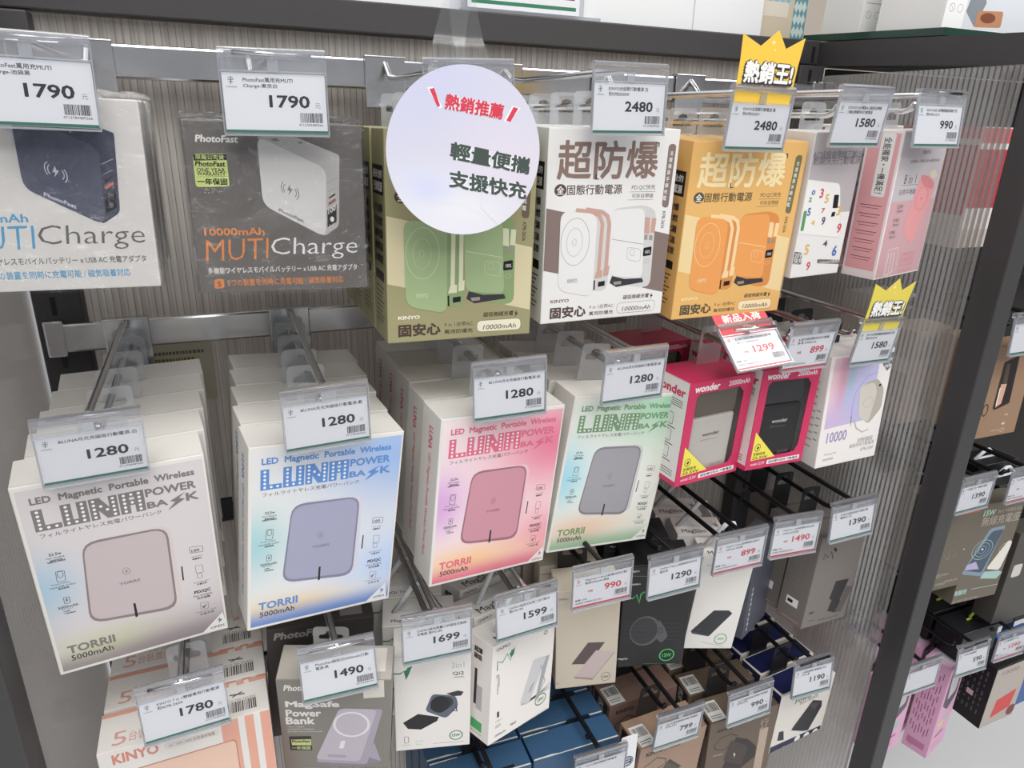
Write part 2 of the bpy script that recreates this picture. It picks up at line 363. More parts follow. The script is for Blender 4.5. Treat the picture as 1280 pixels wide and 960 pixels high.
TAGP = {
 't1790L': (-0.0831, -0.2800, 1.4635, 0.1, -1.0, 1.3),
 'disc_tag': (0.1606, -0.2800, 1.4632, -4.6, 0.4, -1.8),
 't2480b': (0.3978, -0.2799, 1.4570, 2.1, 4.7, 0.5),
 't1580': (0.5021, -0.2799, 1.4615, 4.2, 6.9, -0.4),
 't990': (0.5932, -0.2799, 1.4621, 3.0, -4.2, -0.3),
 't1299': (0.4264, -0.2800, 1.2718, -1.6, -47.1, -3.5),
 't899': (0.4923, -0.2799, 1.2646, 4.7, 6.6, 1.5),
 't1580b': (0.5751, -0.2799, 1.2616, 6.0, 6.1, 3.2),
 't1599': (0.2173, -0.2800, 1.0440, 2.3, -4.5, -1.0),
 't990r': (0.2923, -0.2800, 1.0546, -3.0, 1.3, -1.7),
 't1290': (0.3725, -0.2800, 1.0471, -0.3, -2.4, -0.5),
 't899b': (0.4487, -0.2799, 1.0545, -1.5, 1.6, -0.6),
 't1490r': (0.5195, -0.2800, 1.0572, -1.6, -1.6, 2.5),
 't1390': (0.5967, -0.2800, 1.0610, -1.1, -3.2, -1.4),
 't799': (0.4032, -0.2799, 0.8421, 1.7, 0.9, 2.8),
 't990c': (0.4990, -0.2800, 0.8414, -0.4, -2.2, -1.7),
 't1190': (0.5892, -0.2799, 0.8509, 1.3, -8.7, 4.6),
 'tbot': (0.3086, -0.2800, 0.8215, -1.4, -0.4, 0.7),
 'rb1390': (0.7900, -0.2799, 1.0561, 2.6, 0.4, 1.6),
 'rb2': (0.8804, -0.2800, 1.0529, -1.0, -0.4, -0.7),
 'rb590': (0.8842, -0.2799, 0.7864, -0.3, -6.6, 1.7),
 'rb1290': (0.9631, -0.2800, 0.7861, -1.6, -0.1, -0.7),
 'rbclear': (0.7884, -0.2799, 0.7857, -0.5, -0.9, -0.2),
 'rbup': (0.8075, -0.2799, 1.2503, -3.2, -2.6, -1.8),
 't1790': (0.0397, -0.2800, 1.4621, -11.3, -3.9, -0.3),
 't2480a': (0.2808, -0.2800, 1.4669, 0.5, -1.1, -0.6),
 't1280w': (-0.0880, -0.2800, 1.2515, 6.8, 6.7, 0.7),
 't1280b': (0.0564, -0.2800, 1.2532, 3.2, 0.4, -0.6),
 't1280p': (0.1950, -0.2799, 1.2573, -0.5, -2.6, -0.7),
 't1280g': (0.3060, -0.2799, 1.2568, 3.0, 2.3, 0.6),
 't1780': (-0.0622, -0.2801, 1.0338, 1.5, -9.1, -1.5),
 't1490': (0.0517, -0.2801, 1.0327, -3.9, -12.2, -1.5),
 't1699': (0.1347, -0.2800, 1.0418, -2.8, -3.1, 0.4),
}
ART = {
 'luna': [
  ('t','LED  Magnetic  Portable  Wireless',9.0,11.7,106.0,14.3,'T',0.03,0),
  ('luna',9.1,19.2,72.2,35.0),
  ('t','POWER',73.8,18.9,105.8,25.5,'T',0.03,0),
  ('t','BA',73.7,29.6,86.7,34.9,'T',0.03,0),
  ('t','K',98.3,28.3,106.7,34.9,'T',0.03,0),
  ('p',[(98.4,27.0),(88.1,32.1),(91.3,33.5),(85.9,39.5),(97.7,32.5),(93.8,31.1)],'T'),
  ('t','フィルライトヤレス充電パワーバンク',9.9,37.6,81.7,41.1,'K',0.006,0),
  ('rr',[(34.2,50.2),(85.6,51.5),(85.1,124.1),(28.3,122.4)],9,'E',0),
  ('rr',[(31.2,50.9),(83.6,52.5),(81.4,126.6),(25.0,119.8)],10,'e',0),
  ('rr',[(32.0,53.0),(82.1,53.8),(80.0,123.7),(26.6,117.9)],9,'D',0),
  ('p',[(53.5,111.7),(55.0,111.9),(54.9,124.2),(53.2,124.7)],'k'),
  ('p',[(88.0,89.5),(88.9,89.8),(88.5,102.3),(87.5,102.4)],'k'),
  ('e',53.6,82.2,2.4,3.1,'e',0.35),
  ('p',[(54.4,80.5),(52.6,82.2),(53.5,82.5),(52.8,84.3),(54.6,82.4),(53.8,82.1)],'e'),
  ('t','TORRII',47.7,91.0,60.6,93.3,'e',0.02,0),
  ('t','22.5w',11.7,54.3,19.0,55.6,'K',0.015,0),
  ('t','Fast charging',10.0,57.5,20.2,58.3,'K',0,0),
  ('t','超級快充',11.6,59.5,18.9,60.5,'K',0.01,0),
  ('t','有線22.5W快速充',9.9,60.7,20.4,61.3,'K',0.01,0),
  ('rr',[(12.9,69.1),(18.3,69.5),(17.6,78.7),(12.4,78.1)],1,'K',0.3),
  ('e',15.3,72.2,1.8,2.8,'K',0.3),
  ('t','Wireless charging',8.7,80.0,19.7,79.6,'K',0,0),
  ('t','MagSafe支援15W快充',7.5,82.5,22.6,81.9,'K',0,0),
  ('t','磁吸無線',12.0,83.7,18.5,84.2,'K',0.01,0),
  ('rr',[(13.5,91.8),(17.3,92.1),(17.0,97.7),(13.3,97.4)],0.8,'K',0.35),
  ('p',[(15.6,92.7),(14.5,94.6),(15.2,94.7),(14.6,96.4),(16.1,94.5),(15.5,94.3)],'K'),
  ('t','5000mAh',9.1,99.9,21.1,100.1,'K',0.012,0),
  ('t','High Capacity',10.8,101.7,17.7,102.4,'K',0,0),
  ('t','大容量',11.6,103.5,15.6,104.5,'K',0.01,0),
  ('t','行動電源',11.8,105.3,18.7,106.4,'K',0.01,0),
  ('rr',[(95.2,74.5),(104.3,75.5),(104.1,81.1),(95.0,80.0)],1,'K',0.3),
  ('t','100',96.4,77.1,101.7,79.6,'K',0.01,0),
  ('t','Battery Display',95.9,83.4,103.3,84.0,'K',0,0),
  ('t','電量顯示',96.1,85.4,102.5,86.3,'K',0.01,0),
  ('rr',[(97.2,91.8),(102.3,92.4),(102.3,99.5),(97.1,99.2)],0.6,'K',0.25),
  ('rr',[(97.7,99.5),(100.9,99.8),(100.9,104.3),(97.6,104.0)],0.6,'K',0.25),
  ('t','Removable stand',94.5,107.7,105.1,107.2,'K',0,0),
  ('t','折疊支架',96.5,109.1,103.6,109.9,'K',0.01,0),
  ('t','PD/QC',93.8,115.9,105.3,117.5,'K',0.03,0),
  ('t','Fast charging',92.9,120.5,105.8,120.1,'K',0,0),
  ('t','快充協議',95.0,122.3,104.2,123.0,'K',0.01,0),
  ('rr',[(96.6,127.3),(102.2,128.0),(102.0,134.3),(96.4,133.6)],0.6,'K',0.2),
  ('p',[(97.3,130.9),(98.7,133.1),(101.5,129.1),(98.6,131.5)],'K'),
  ('t','Wireless phone charge',92.5,136.2,107.0,135.7,'K',0,0),
  ('t','手機充電',95.3,138.0,105.4,138.7,'K',0,0),
  ('t','TORRII',8.0,136.3,37.9,140.4,'T',0.03,0),
  ('t','5000mAh',9.1,145.8,35.5,146.6,'K',0.01,0),
  ('p',[(94.6,157.3),(111.1,141.7),(113.3,160.1)],'W'),
  ('clipW',),
  ('p',[(108.6,146.1),(106.5,148.6),(108.0,148.7),(107.1,151.6),(110.3,148.6),(108.9,147.9)],'T'),
  ('t','OPEN',101.0,153.2,111.0,155.4,'T',0.02,0),
 ],
 'kin': [
  ('p',[(0.7,56.9),(22.3,61.6),(25.5,110.1),(0.6,104.3)],'B2'),
  ('p',[(92.9,76.4),(111.4,80.7),(111.8,128.8),(90.8,123.6)],'B2'),
  ('t','超防爆',7.8,8.4,94.2,36.5,'T',0.018,0),
  ('p',[(90.4,9.7),(93.6,9.7),(93.8,13.1),(92.9,13.1),(92.8,10.4),(90.5,10.4)],'K'),
  ('p',[(40.1,32.5),(41.0,32.5),(41.1,35.9),(43.1,35.9),(43.2,36.6),(40.1,36.6)],'K'),
  ('e',11.5,44.0,5.0,4.5,'T2',0),
  ('t','全',8.4,40.9,14.6,47.1,'W',0.02,0),
  ('t','固態行動電源',16.9,40.2,64.1,47.7,'T2',0.012,0),
  ('t','PD.QC快充',72.6,40.9,93.7,45.1,'T2',0.006,0),
  ('l',[(71.3,46.3),(94.3,46.4)],'T2',0.25),
  ('t','可拆自帶線',73.3,47.6,92.6,51.2,'T2',0.006,0),
  ('l',[(70.2,52.4),(92.8,52.4)],'T2',0.25),
  ('rr',[(102.2,10.8),(109.2,10.8),(107.7,59.5),(101.6,58.7)],4,'PI',0),
  ('t','支',104.1,16.0,107.3,19.5,'W',0.01,0),
  ('t','援',103.8,20.7,107.0,24.3,'W',0.01,0),
  ('t','蘋',103.5,25.5,106.7,29.1,'W',0.01,0),
  ('t','果',103.1,30.3,106.3,33.9,'W',0.01,0),
  ('t','手',102.8,35.2,106.0,38.8,'W',0.01,0),
  ('t','錶',102.5,40.1,105.7,43.7,'W',0.01,0),
  ('t','充',102.1,45.0,105.4,48.6,'W',0.01,0),
  ('t','電',101.8,49.9,105.1,53.5,'W',0.01,0),
  ('v','KPB-2656',102.8,62.0,105.8,75.6,'T2',0.01),
  ('rr',[(56.2,58.8),(85.1,56.5),(97.0,60.8),(98.1,123.6),(81.2,122.4),(59.8,112.7)],7,'D3',0),
  ('rr',[(56.3,59.6),(86.3,58.9),(89.9,115.5),(59.0,111.8)],6,'D',0),
  ('p',[(58.8,82.1),(87.7,87.4),(87.7,87.9),(58.8,82.6)],'D4'),
  ('rr',[(73.1,89.1),(86.3,91.4),(86.5,102.0),(73.8,99.7)],3,'D4',0.3),
  ('rr',[(76.0,90.9),(80.1,91.6),(80.3,96.8),(76.2,96.1)],1.5,'D4',0.25),
  ('p',[(59.7,117.6),(61.5,112.0),(72.9,115.2),(89.9,115.5),(91.3,118.9),(80.9,119.9),(66.1,121.4)],'K'),
  ('p',[(62.9,117.0),(70.3,116.7),(70.5,119.2),(64.1,119.6)],'M'),
  ('p',[(87.1,65.9),(91.8,66.6),(92.4,79.6),(87.6,78.6)],'D2'),
  ('p',[(93.7,66.9),(97.8,67.4),(97.4,79.0),(93.2,78.5)],'D2'),
  ('p',[(88.1,79.7),(91.1,80.2),(91.2,84.3),(88.2,83.9)],'M'),
  ('p',[(92.5,80.4),(95.9,80.8),(95.8,84.9),(92.8,84.4)],'M'),
  ('rr',[(88.4,90.7),(96.0,89.7),(96.1,96.8),(88.4,97.5)],1,'k',0),
  ('t','100%',90.3,92.6,94.9,95.3,'W',0,0),
  ('rr',[(90.1,100.5),(95.0,100.3),(94.9,102.9),(90.0,103.2)],1,'D4',0.2),
  ('rr',[(22.0,57.9),(56.0,61.9),(58.0,124.2),(17.4,118.9)],8,'D3',0),
  ('l',[(25.5,59.0),(39.3,60.6),(46.2,63.9),(49.1,70.1),(48.8,108.0)],'D2',3.2),
  ('l',[(34.0,58.7),(48.0,60.9),(53.2,64.1),(55.2,70.3),(55.2,106.7)],'D2',3.2),
  ('rr',[(12.6,59.1),(44.3,62.3),(44.7,128.2),(13.7,121.0)],8,'D',0),
  ('p',[(47.4,105.9),(52.3,106.9),(52.1,112.7),(45.3,112.9)],'D2'),
  ('p',[(53.3,105.3),(58.2,103.3),(57.8,111.0),(53.3,111.8)],'D2'),
  ('e',26.3,83.1,12.5,18.5,'D4',0.4),
  ('e',25.8,83.3,6.9,11.0,'D4',0.25),
  ('e',25.6,83.3,1.8,2.8,'D4',0.25),
  ('t','KINYO',21.5,112.0,30.2,115.4,'D4',0.02,0),
  ('p',[(45.0,114.6),(46.3,114.5),(46.6,122.5),(45.3,122.6)],'k'),
  ('p',[(49.1,116.1),(55.3,115.5),(55.2,119.5),(49.1,120.2)],'k'),
  ('t','KINYO',7.9,128.1,24.1,130.8,'T',0.03,0),
  ('t','固安心',7.8,134.3,39.9,144.0,'T2',0.035,0),
  ('t','9 in 1自帶AC',42.8,134.9,65.2,138.4,'T2',0.004,0),
  ('t','萬用防爆充',42.8,140.4,65.3,143.8,'T2',0.01,0),
  ('t','磁吸無線充電',73.4,128.7,98.2,132.5,'T2',0.01,0.2),
  ('p',[(101.0,128.4),(99.1,131.3),(100.2,131.4),(99.4,134.0),(102.1,130.7),(100.7,130.6)],'K'),
  ('rr',[(68.3,135.0),(104.7,134.9),(104.9,144.3),(68.5,144.1)],4,'PL',0),
  ('rr',[(68.3,135.0),(104.7,134.9),(104.9,144.3),(68.5,144.1)],4,'T2',0.25),
  ('t','10000mAh',73.8,138.7,100.7,142.4,'K',0.006,0.2),
 ],
 'pf': [
  ('t','PhotoFast',7.1,8.5,31.5,12.8,'W',0.03,0.15),
  ('rr',[(4.6,19.8),(23.8,19.2),(24.0,38.8),(4.4,39.4)],2,'Y',0),
  ('p',[(4.8,20.1),(23.7,19.5),(23.9,23.0),(4.8,23.7)],'k'),
  ('t','原廠公司貨',5.9,20.0,22.3,22.9,'Y',0.01,0),
  ('t','PhotoFast',5.5,23.9,22.7,26.8,'k',0.03,0.15),
  ('l',[(5.8,27.4),(23.0,26.8)],'k',0.15),
  ('t','ONE YEAR',5.9,27.9,22.3,30.3,'k',0.012,0),
  ('t','WARRANTY',5.9,30.3,22.3,32.5,'k',0.012,0),
  ('l',[(5.7,33.3),(23.4,32.8)],'k',0.15),
  ('t','一年保固',5.5,34.0,22.9,38.1,'k',0.025,0),
  ('p',[(42.8,9.0),(50.5,8.0),(66.1,8.4),(92.2,18.7),(92.0,22.4),(82.4,28.8),(45.4,13.1)],'D3'),
  ('p',[(36.9,15.3),(42.1,17.3),(41.8,20.3),(37.4,18.2)],'D4'),
  ('p',[(42.5,12.6),(43.5,14.3),(42.4,27.5),(41.2,26.9)],'D4'),
  ('p',[(50.4,10.0),(54.0,9.3),(56.3,10.7),(52.6,11.5)],'M'),
  ('p',[(66.9,11.4),(69.0,10.7),(70.2,11.9),(68.0,12.5)],'M'),
  ('rr',[(81.7,26.3),(92.5,18.1),(89.9,64.0),(79.1,71.1)],3,'D3',0),
  ('rr',[(42.6,8.4),(83.7,27.5),(81.0,71.5),(42.9,50.2)],6,'D',0),
  ('q','PhotoFast',(52.1,54.3),(67.5,61.8),(52.5,52.1),'D4',0.03),
  ('p',[(60.1,37.5),(58.4,41.1),(59.9,41.3),(58.9,44.0),(61.9,40.3),(60.5,40.0)],'D4'),
  ('l',[(63.2,40.0),(63.7,41.3),(64.0,42.5),(63.9,43.6),(63.5,44.5),(62.9,45.2)],'D4',0.5),
  ('l',[(64.4,39.6),(65.1,41.3),(65.4,43.0),(65.3,44.6),(64.8,45.8),(63.9,46.8)],'D4',0.5),
  ('l',[(57.4,37.0),(56.8,37.7),(56.4,38.6),(56.3,39.7),(56.5,40.9),(57.0,42.2)],'D4',0.5),
  ('l',[(56.4,35.5),(55.5,36.4),(55.0,37.7),(54.9,39.2),(55.2,40.8),(55.9,42.5)],'D4',0.5),
  ('p',[(84.4,45.2),(88.5,42.6),(88.5,43.9),(84.3,46.5)],'k'),
  ('p',[(84.0,48.6),(88.7,45.8),(88.6,47.7),(83.8,50.7)],'BR'),
  ('p',[(82.9,53.5),(89.0,50.1),(88.5,61.1),(82.3,64.8)],'k'),
  ('q','100',(83.4,56.4),(88.2,53.5),(83.6,52.9),'W',0.01),
  ('e',85.7,59.4,1.3,1.7,'W',0),
  ('l',[(83.6,36.3),(90.2,33.1)],'D4',0.3),
  ('l',[(83.9,42.0),(89.2,39.4)],'D4',0.2),
  ('t','10000mAh',6.2,64.4,42.4,69.3,'T',0.018,0),
  ('q','MUTI',(5.5,85.6),(43.4,84.5),(6.7,72.1),'T',-0.008),
  ('q','Charge',(44.9,85.6),(100.8,85.6),(46.3,71.0),'T2',-0.008),
  ('t','多機能ワイヤレスモバイルバッテリー x USB AC 充電アダプタ',6.0,89.5,100.6,93.7,'T3',0.012,0),
  ('rr',[(9.1,97.2),(14.9,97.0),(14.7,103.1),(8.7,103.3)],1.5,'T',0),
  ('t','5',10.6,98.3,13.1,102.1,'BG',0.02,0),
  ('t','5つの装置を同時に充電可能 / 磁気吸着対応',16.9,97.4,91.0,102.1,'T',0.012,0),
 ],
 'won': [
  ('t','wonder',4.7,0.5,33.6,4.1,'W',0.03,0.1),
  ('t','20000mAh',48.0,1.8,78.9,3.9,'W',0.01,0),
  ('win',[(8.7,4.9),(69.0,7.7),(77.4,101.9),(11.4,97.3)]),
  ('p',[(10.1,64.3),(44.9,97.1),(10.9,97.2)],'Y'),
  ('e',18.6,81.3,4.5,4.3,'k',0.5),
  ('p',[(18.9,79.0),(17.4,81.9),(19.0,82.3),(18.7,85.6),(20.9,81.4),(19.0,81.0)],'k'),
  ('t','芝麻快充',12.8,87.8,31.9,90.1,'k',0.01,0),
  ('t','22.5W',12.8,92.0,34.4,94.0,'k',0.012,0.2),
  ('p',[(33.0,98.9),(78.5,101.7),(79.2,106.8),(33.4,104.4)],'W'),
  ('t','磁吸雙向快充行動電源',35.7,103.4,76.7,103.2,'k',0.01,0),
  ('t','wonder行動',16.6,100.9,32.1,100.7,'W',0,0),
 ],
 'fan': [
  ('gradN',[(4.3,0.2),(62.5,3.5),(76.7,75.5),(7.5,82.0)]),
  ('l',[(64.7,24.3),(51.8,26.8),(39.2,42.5),(37.6,60.0),(40.2,78.5)],'K2',0.4),
  ('rr',[(48.3,35.1),(66.3,31.1),(77.6,43.8),(78.8,66.6),(64.4,82.6),(49.4,71.0)],5,'G2',0),
  ('rr',[(43.2,36.5),(63.1,35.0),(68.6,46.9),(63.9,80.2),(48.5,73.1)],5,'G1',0),
  ('e',58.5,56.6,6.3,6.1,'G2',0.5),
  ('e',71.0,39.5,1.7,1.4,'k',0),
  ('l',[(43.4,74.5),(48.3,84.5),(57.9,90.8),(65.8,88.7)],'G2',1.2),
  ('l',[(38.2,69.1),(39.9,80.8)],'K2',0.5),
  ('t','10000',9.7,83.6,36.7,96.0,'P2',0.02,0),
  ('t','自帶掛繩磁吸',53.7,97.2,74.8,102.9,'K2',0.005,0),
  ('t','磁吸快充行動電源',43.6,102.9,77.5,107.6,'K2',0.005,0),
  ('t','KPB-2560',60.2,109.6,77.6,113.5,'K2',0,0),
  ('t','Wireless 5W',9.6,108.3,26.0,109.4,'K2',0.005,0),
  ('t','磁吸無線',9.3,113.6,23.0,116.3,'K2',0.005,0),
  ('p',[(66.7,4.0),(83.2,4.6),(84.9,19.4),(77.2,24.9),(69.9,17.4)],'SH'),
  ('t','雙重認證',69.8,10.2,81.8,13.7,'W',0.01,0),
  ('t','safe',72.2,17.5,82.2,19.2,'W',0.01,0),
 ],
 'num': [
  ('split',65.6),
  ('t','AC插座自帶線三輸出',1.0,17.3,61.5,18.8,'K2',0.006,0),
  ('t','數顯快充行動電源',2.3,22.3,63.0,23.9,'K2',0.006,0),
  ('rr',[(-21.2,37.7),(41.3,42.4),(56.0,91.5),(-11.5,84.3)],5,'W',0),
  ('rr',[(-21.2,37.7),(41.3,42.4),(56.0,91.5),(-11.5,84.3)],5,'W2',0.3),
  ('t','6',-10.0,48.9,-5.6,53.1,'c5',0.03,0),
  ('t','0',7.4,47.3,11.9,51.6,'c1',0.03,0),
  ('t','3',18.0,48.3,22.6,52.7,'c2',0.03,0),
  ('t','2',5.3,53.3,9.5,57.3,'c3',0.03,0),
  ('t','5',25.8,53.2,30.5,57.6,'c4',0.03,0),
  ('t','0',-4.7,57.5,-0.9,61.1,'c5',0.03,0),
  ('t','5',6.6,64.0,10.8,68.0,'c1',0.03,0),
  ('t','7',24.0,63.5,28.3,67.6,'c2',0.03,0),
  ('t','1',2.1,71.8,6.0,75.4,'c3',0.03,0),
  ('t','4',13.8,73.5,18.4,77.9,'c4',0.03,0),
  ('t','9',26.7,72.7,31.4,77.1,'c5',0.03,0),
  ('t','3',-6.7,74.8,-2.2,79.1,'c1',0.03,0),
  ('t','9',48.8,80.0,54.5,85.2,'c2',0.03,0),
  ('t','3',-10.6,87.3,-5.3,92.3,'c3',0.03,0),
  ('t','5',12.1,97.1,17.9,102.5,'c4',0.03,0),
  ('t','4',34.5,93.0,40.5,98.5,'c5',0.03,0),
  ('t','6',48.7,100.5,55.1,106.4,'c1',0.03,0),
  ('t','9',18.3,112.8,23.5,117.6,'c2',0.03,0),
  ('t','0',64.2,91.4,69.2,96.0,'c3',0.03,0),
  ('t','3',44.2,64.5,49.0,68.9,'c4',0.03,0),
  ('rr',[(36.5,52.4),(42.6,52.5),(44.2,64.3),(37.6,64.1)],1,'k',0),
  ('rr',[(38.0,67.8),(42.5,67.3),(42.4,71.4),(37.8,71.8)],0.5,'k',0),
  ('rr',[(-7.6,100.4),(9.2,101.9),(11.7,113.0),(-5.2,111.5)],2,'K2',0),
  ('t','20W',-4.5,103.3,7.6,105.5,'W',0.01,0),
  ('t','快充',-2.3,108.4,8.7,110.0,'W',0.01,0),
  ('rr',[(31.0,109.7),(63.9,112.7),(64.0,116.8),(31.8,113.7)],2,'K2',0),
  ('t','10000mAh行動電源',34.4,113.5,61.9,113.1,'W',0,0),
 ],
 'pink': [
  ('split2',81.6),
  ('t','KINYO',38.5,17.2,53.0,20.6,'K2',0.01,0),
  ('t','自帶線+手機支架+磁吸快充',20.3,25.2,72.7,28.2,'K2',0,0),
  ('t','8 in 1',16.0,37.8,36.9,46.3,'K2',0.004,0),
  ('l',[(13.0,47.1),(44.0,47.6)],'K2',0.3),
  ('t','自帶手機鏡',12.1,50.9,40.5,56.1,'K2',0.004,0),
  ('rr',[(45.4,38.1),(69.8,43.9),(76.0,51.1),(55.4,105.3),(34.1,92.2),(34.8,74.3)],5,'PK',0),
  ('rr',[(43.9,39.0),(58.2,40.5),(72.9,48.0),(70.5,53.8),(49.9,47.9)],4,'PK2',0),
  ('e',54.7,60.8,11.0,11.3,'RO',0.4),
  ('e',54.0,61.0,1.2,1.0,'RO',0),
  ('p',[(56.8,37.6),(69.5,35.1),(74.5,41.2),(67.7,43.8)],'CR'),
  ('rr',[(11.0,64.1),(26.3,63.5),(28.1,72.9),(12.7,73.4)],1,'PK3',0),
  ('t','22.5W',14.2,64.9,23.9,68.1,'K2',0.01,0),
  ('t','雙向快充',15.1,69.4,25.1,72.0,'K2',0,0),
  ('rr',[(9.0,76.4),(24.4,76.0),(26.2,85.6),(10.7,85.9)],1,'PK3',0),
  ('t','15W',12.2,77.4,22.0,80.5,'K2',0.01,0),
  ('t','雙向快充',13.1,82.0,23.2,84.5,'K2',0,0),
  ('rr',[(7.2,87.4),(22.6,87.1),(24.4,96.8),(8.9,97.0)],1,'PK3',0),
  ('t','10K',10.4,88.4,20.2,91.6,'K2',0.01,0),
  ('t','雙向快充',11.3,93.1,21.4,95.6,'K2',0,0),
  ('rr',[(14.4,106.5),(32.8,105.2),(36.2,127.2),(15.4,132.1)],2,'W2',0.4),
  ('l',[(17.2,108.8),(17.7,131.3)],'W2',0.8),
  ('l',[(22.3,109.3),(23.2,132.0)],'W2',0.8),
  ('l',[(27.4,109.8),(28.8,132.6)],'W2',0.8),
  ('t','自帶線設計',40.9,111.5,66.2,115.2,'PK2',0,0),
  ('t','收納便利',40.8,117.0,66.2,120.6,'PK2',0,0),
  ('t','快充不等待',40.8,122.5,66.2,126.1,'PK2',0,0),
  ('t','10000mAh',40.7,128.1,66.2,131.5,'PK2',0,0),
 ],
 'peach': [
  ('band',89.0,23.7),
  ('t','KINYO',5.3,10.2,33.0,13.7,'PC2',0.03,0),
  ('rr',[(39.0,10.6),(84.4,11.3),(84.2,16.0),(38.8,14.7)],1.5,'PC2',0.2),
  ('t','AC 100V-240V全球通用電壓',40.9,12.2,82.6,13.7,'PC2',0.006,0),
  ('pwin',37.7,26.3,102.9),
  ('p',[(107.3,0.2),(111.9,0.4),(110.9,59.0),(104.6,56.4)],'W'),
  ('p',[(117.6,1.7),(122.7,1.9),(120.9,63.2),(115.6,61.0)],'W'),
 ],
 'msafe': [
  ('t','PhotoFast',6.0,6.9,35.4,15.0,'W',0.03,0.15),
  ('t','MagSafe',5.8,28.5,50.6,39.6,'W',0.035,0),
  ('t','Power',5.5,40.5,35.0,50.4,'W',0.03,0),
  ('t','Bank',4.9,51.0,29.2,61.6,'W',0.03,0),
  ('t','5000mAh行動電源',6.2,63.4,19.9,66.9,'W',0.005,0),
  ('t','MAGNETIC WIRELESS',6.0,67.0,28.2,70.4,'W',0.005,0),
  ('t','BATTERY PACK WITH STAND',5.8,70.6,35.2,74.0,'W',0.005,0),
  ('p',[(6.4,79.3),(25.2,78.9),(25.5,101.0),(6.4,100.1)],'k'),
  ('p',[(7.8,84.2),(25.0,83.7),(25.1,92.9),(8.2,92.7)],'Y'),
  ('t','PhotoFast',8.4,84.9,24.1,88.4,'k',0.03,0.15),
  ('t','一年保固',7.8,94.1,24.0,99.5,'Y',0.02,0),
  ('p',[(45.7,119.7),(83.4,113.9),(86.2,118.8),(74.4,125.1),(31.3,125.9)],'PV3'),
  ('p',[(74.4,112.2),(79.7,88.6),(86.2,118.8)],'PV2'),
  ('rr',[(51.8,38.3),(87.1,39.8),(73.5,123.5),(27.9,119.4)],4,'PV2',0),
  ('rr',[(50.1,38.9),(82.0,40.6),(67.2,118.5),(27.8,114.6)],5,'PV',0),
  ('e',60.3,62.0,15.8,18.5,'PV1',2.2),
  ('rr',[(50.8,85.9),(54.8,85.9),(52.9,98.2),(48.8,98.2)],2,'PV1',0),
  ('p',[(38.9,106.8),(54.8,108.7),(54.4,112.8),(38.5,110.9)],'PV2'),
  ('p',[(70.3,0.1),(87.4,-1.4),(88.1,23.0),(70.7,24.9)],'CW'),
 ],
 'qi': [
  ('l',[(-2.8,13.9),(-0.3,16.9),(5.9,17.5),(9.8,14.5),(11.0,22.6),(13.0,11.4),(16.6,10.7)],'GR',1.5),
  ('p',[(9.1,15.1),(16.6,9.5),(13.8,18.3),(11.0,24.9)],'GR'),
  ('t','3in1',51.8,9.1,63.3,15.7,'LG',0.0,0),
  ('t','Qi2',52.6,19.8,63.0,24.1,'K',0.01,0),
  ('t','CERTIFIED',53.1,25.9,63.4,26.5,'K',0,0),
  ('p',[(7.2,75.3),(21.1,66.0),(40.3,71.8),(38.4,76.5),(23.6,85.3),(11.6,83.1)],'k'),
  ('rr',[(34.1,43.6),(55.9,47.9),(58.2,60.5),(46.8,74.3),(27.5,63.1)],4,'NB',0),
  ('rr',[(36.8,46.3),(52.3,49.1),(54.1,57.7),(41.2,68.3),(31.2,61.1)],5,'k2',0),
  ('e',41.3,56.3,8.8,9.6,'k',0),
  ('p',[(46.8,44.5),(57.7,41.9),(62.9,43.9),(60.5,48.1),(54.1,48.1)],'k2'),
  ('l',[(52.3,64.7),(56.9,66.4),(56.0,60.3)],'k2',1.2),
  ('e',56.2,95.9,6.4,6.0,'GR',1),
  ('t','15W',52.4,94.1,59.9,97.5,'GR',0.02,0),
  ('l',[(34.5,104.0),(63.8,104.4)],'GR',0.3),
  ('rr',[(7.8,92.5),(12.0,92.5),(12.2,100.5),(8.0,100.7)],1,'K',0.4),
  ('t','Wireless',5.7,102.4,13.5,103.4,'K',0,0),
  ('t','15W Max',18.4,98.4,25.8,100.5,'LG',0,0),
  ('t','Fast',18.7,102.3,24.3,104.1,'LG',0,0),
 ],
 'stand': [
  ('t','ONPRO',4.2,3.6,21.9,6.7,'K',0.01,0),
  ('l',[(6.9,26.8),(6.2,17.2),(12.9,21.0),(18.8,14.2),(23.5,23.4),(24.4,12.3)],'GR',1.3),
  ('p',[(21.5,15.3),(28.5,10.8),(27.5,17.7),(24.0,20.5)],'GR'),
  ('t','M',6.2,31.3,9.3,34.8,'K',0,0),
  ('v','磁吸支架行動電源 Magnetic Stand',7.0,34.5,11.0,52.3,'K2',0.0),
  ('p',[(48.9,82.3),(71.2,74.7),(83.2,76.8),(83.0,80.1),(63.1,82.3),(40.3,79.3)],'SV3'),
  ('p',[(72.0,39.4),(79.4,39.8),(67.5,82.1),(61.9,83.9)],'SV2'),
  ('rr',[(55.9,36.0),(74.9,38.8),(54.5,81.6),(40.2,78.1)],3,'SV',0),
  ('l',[(66.9,46.1),(74.8,67.4),(65.7,79.0),(82.9,73.2)],'SV2',1.2),
  ('rr',[(54.3,63.7),(59.7,60.6),(54.9,70.7),(51.2,70.1)],1,'SV2',0),
  ('e',70.2,86.1,8.1,6.2,'GR',1),
  ('t','15W',65.8,85.8,74.6,86.3,'GR',0.02,0),
  ('rr',[(9.5,71.6),(12.3,71.7),(12.8,78.0),(9.9,77.9)],0.5,'K',0),
  ('t','USB-C',8.4,82.3,16.3,81.2,'K2',0,0),
  ('t','ISO',8.9,86.8,15.3,87.8,'K2',0.01,0),
  ('t','10000mAh',8.3,97.0,22.7,97.3,'K2',0.02,0),
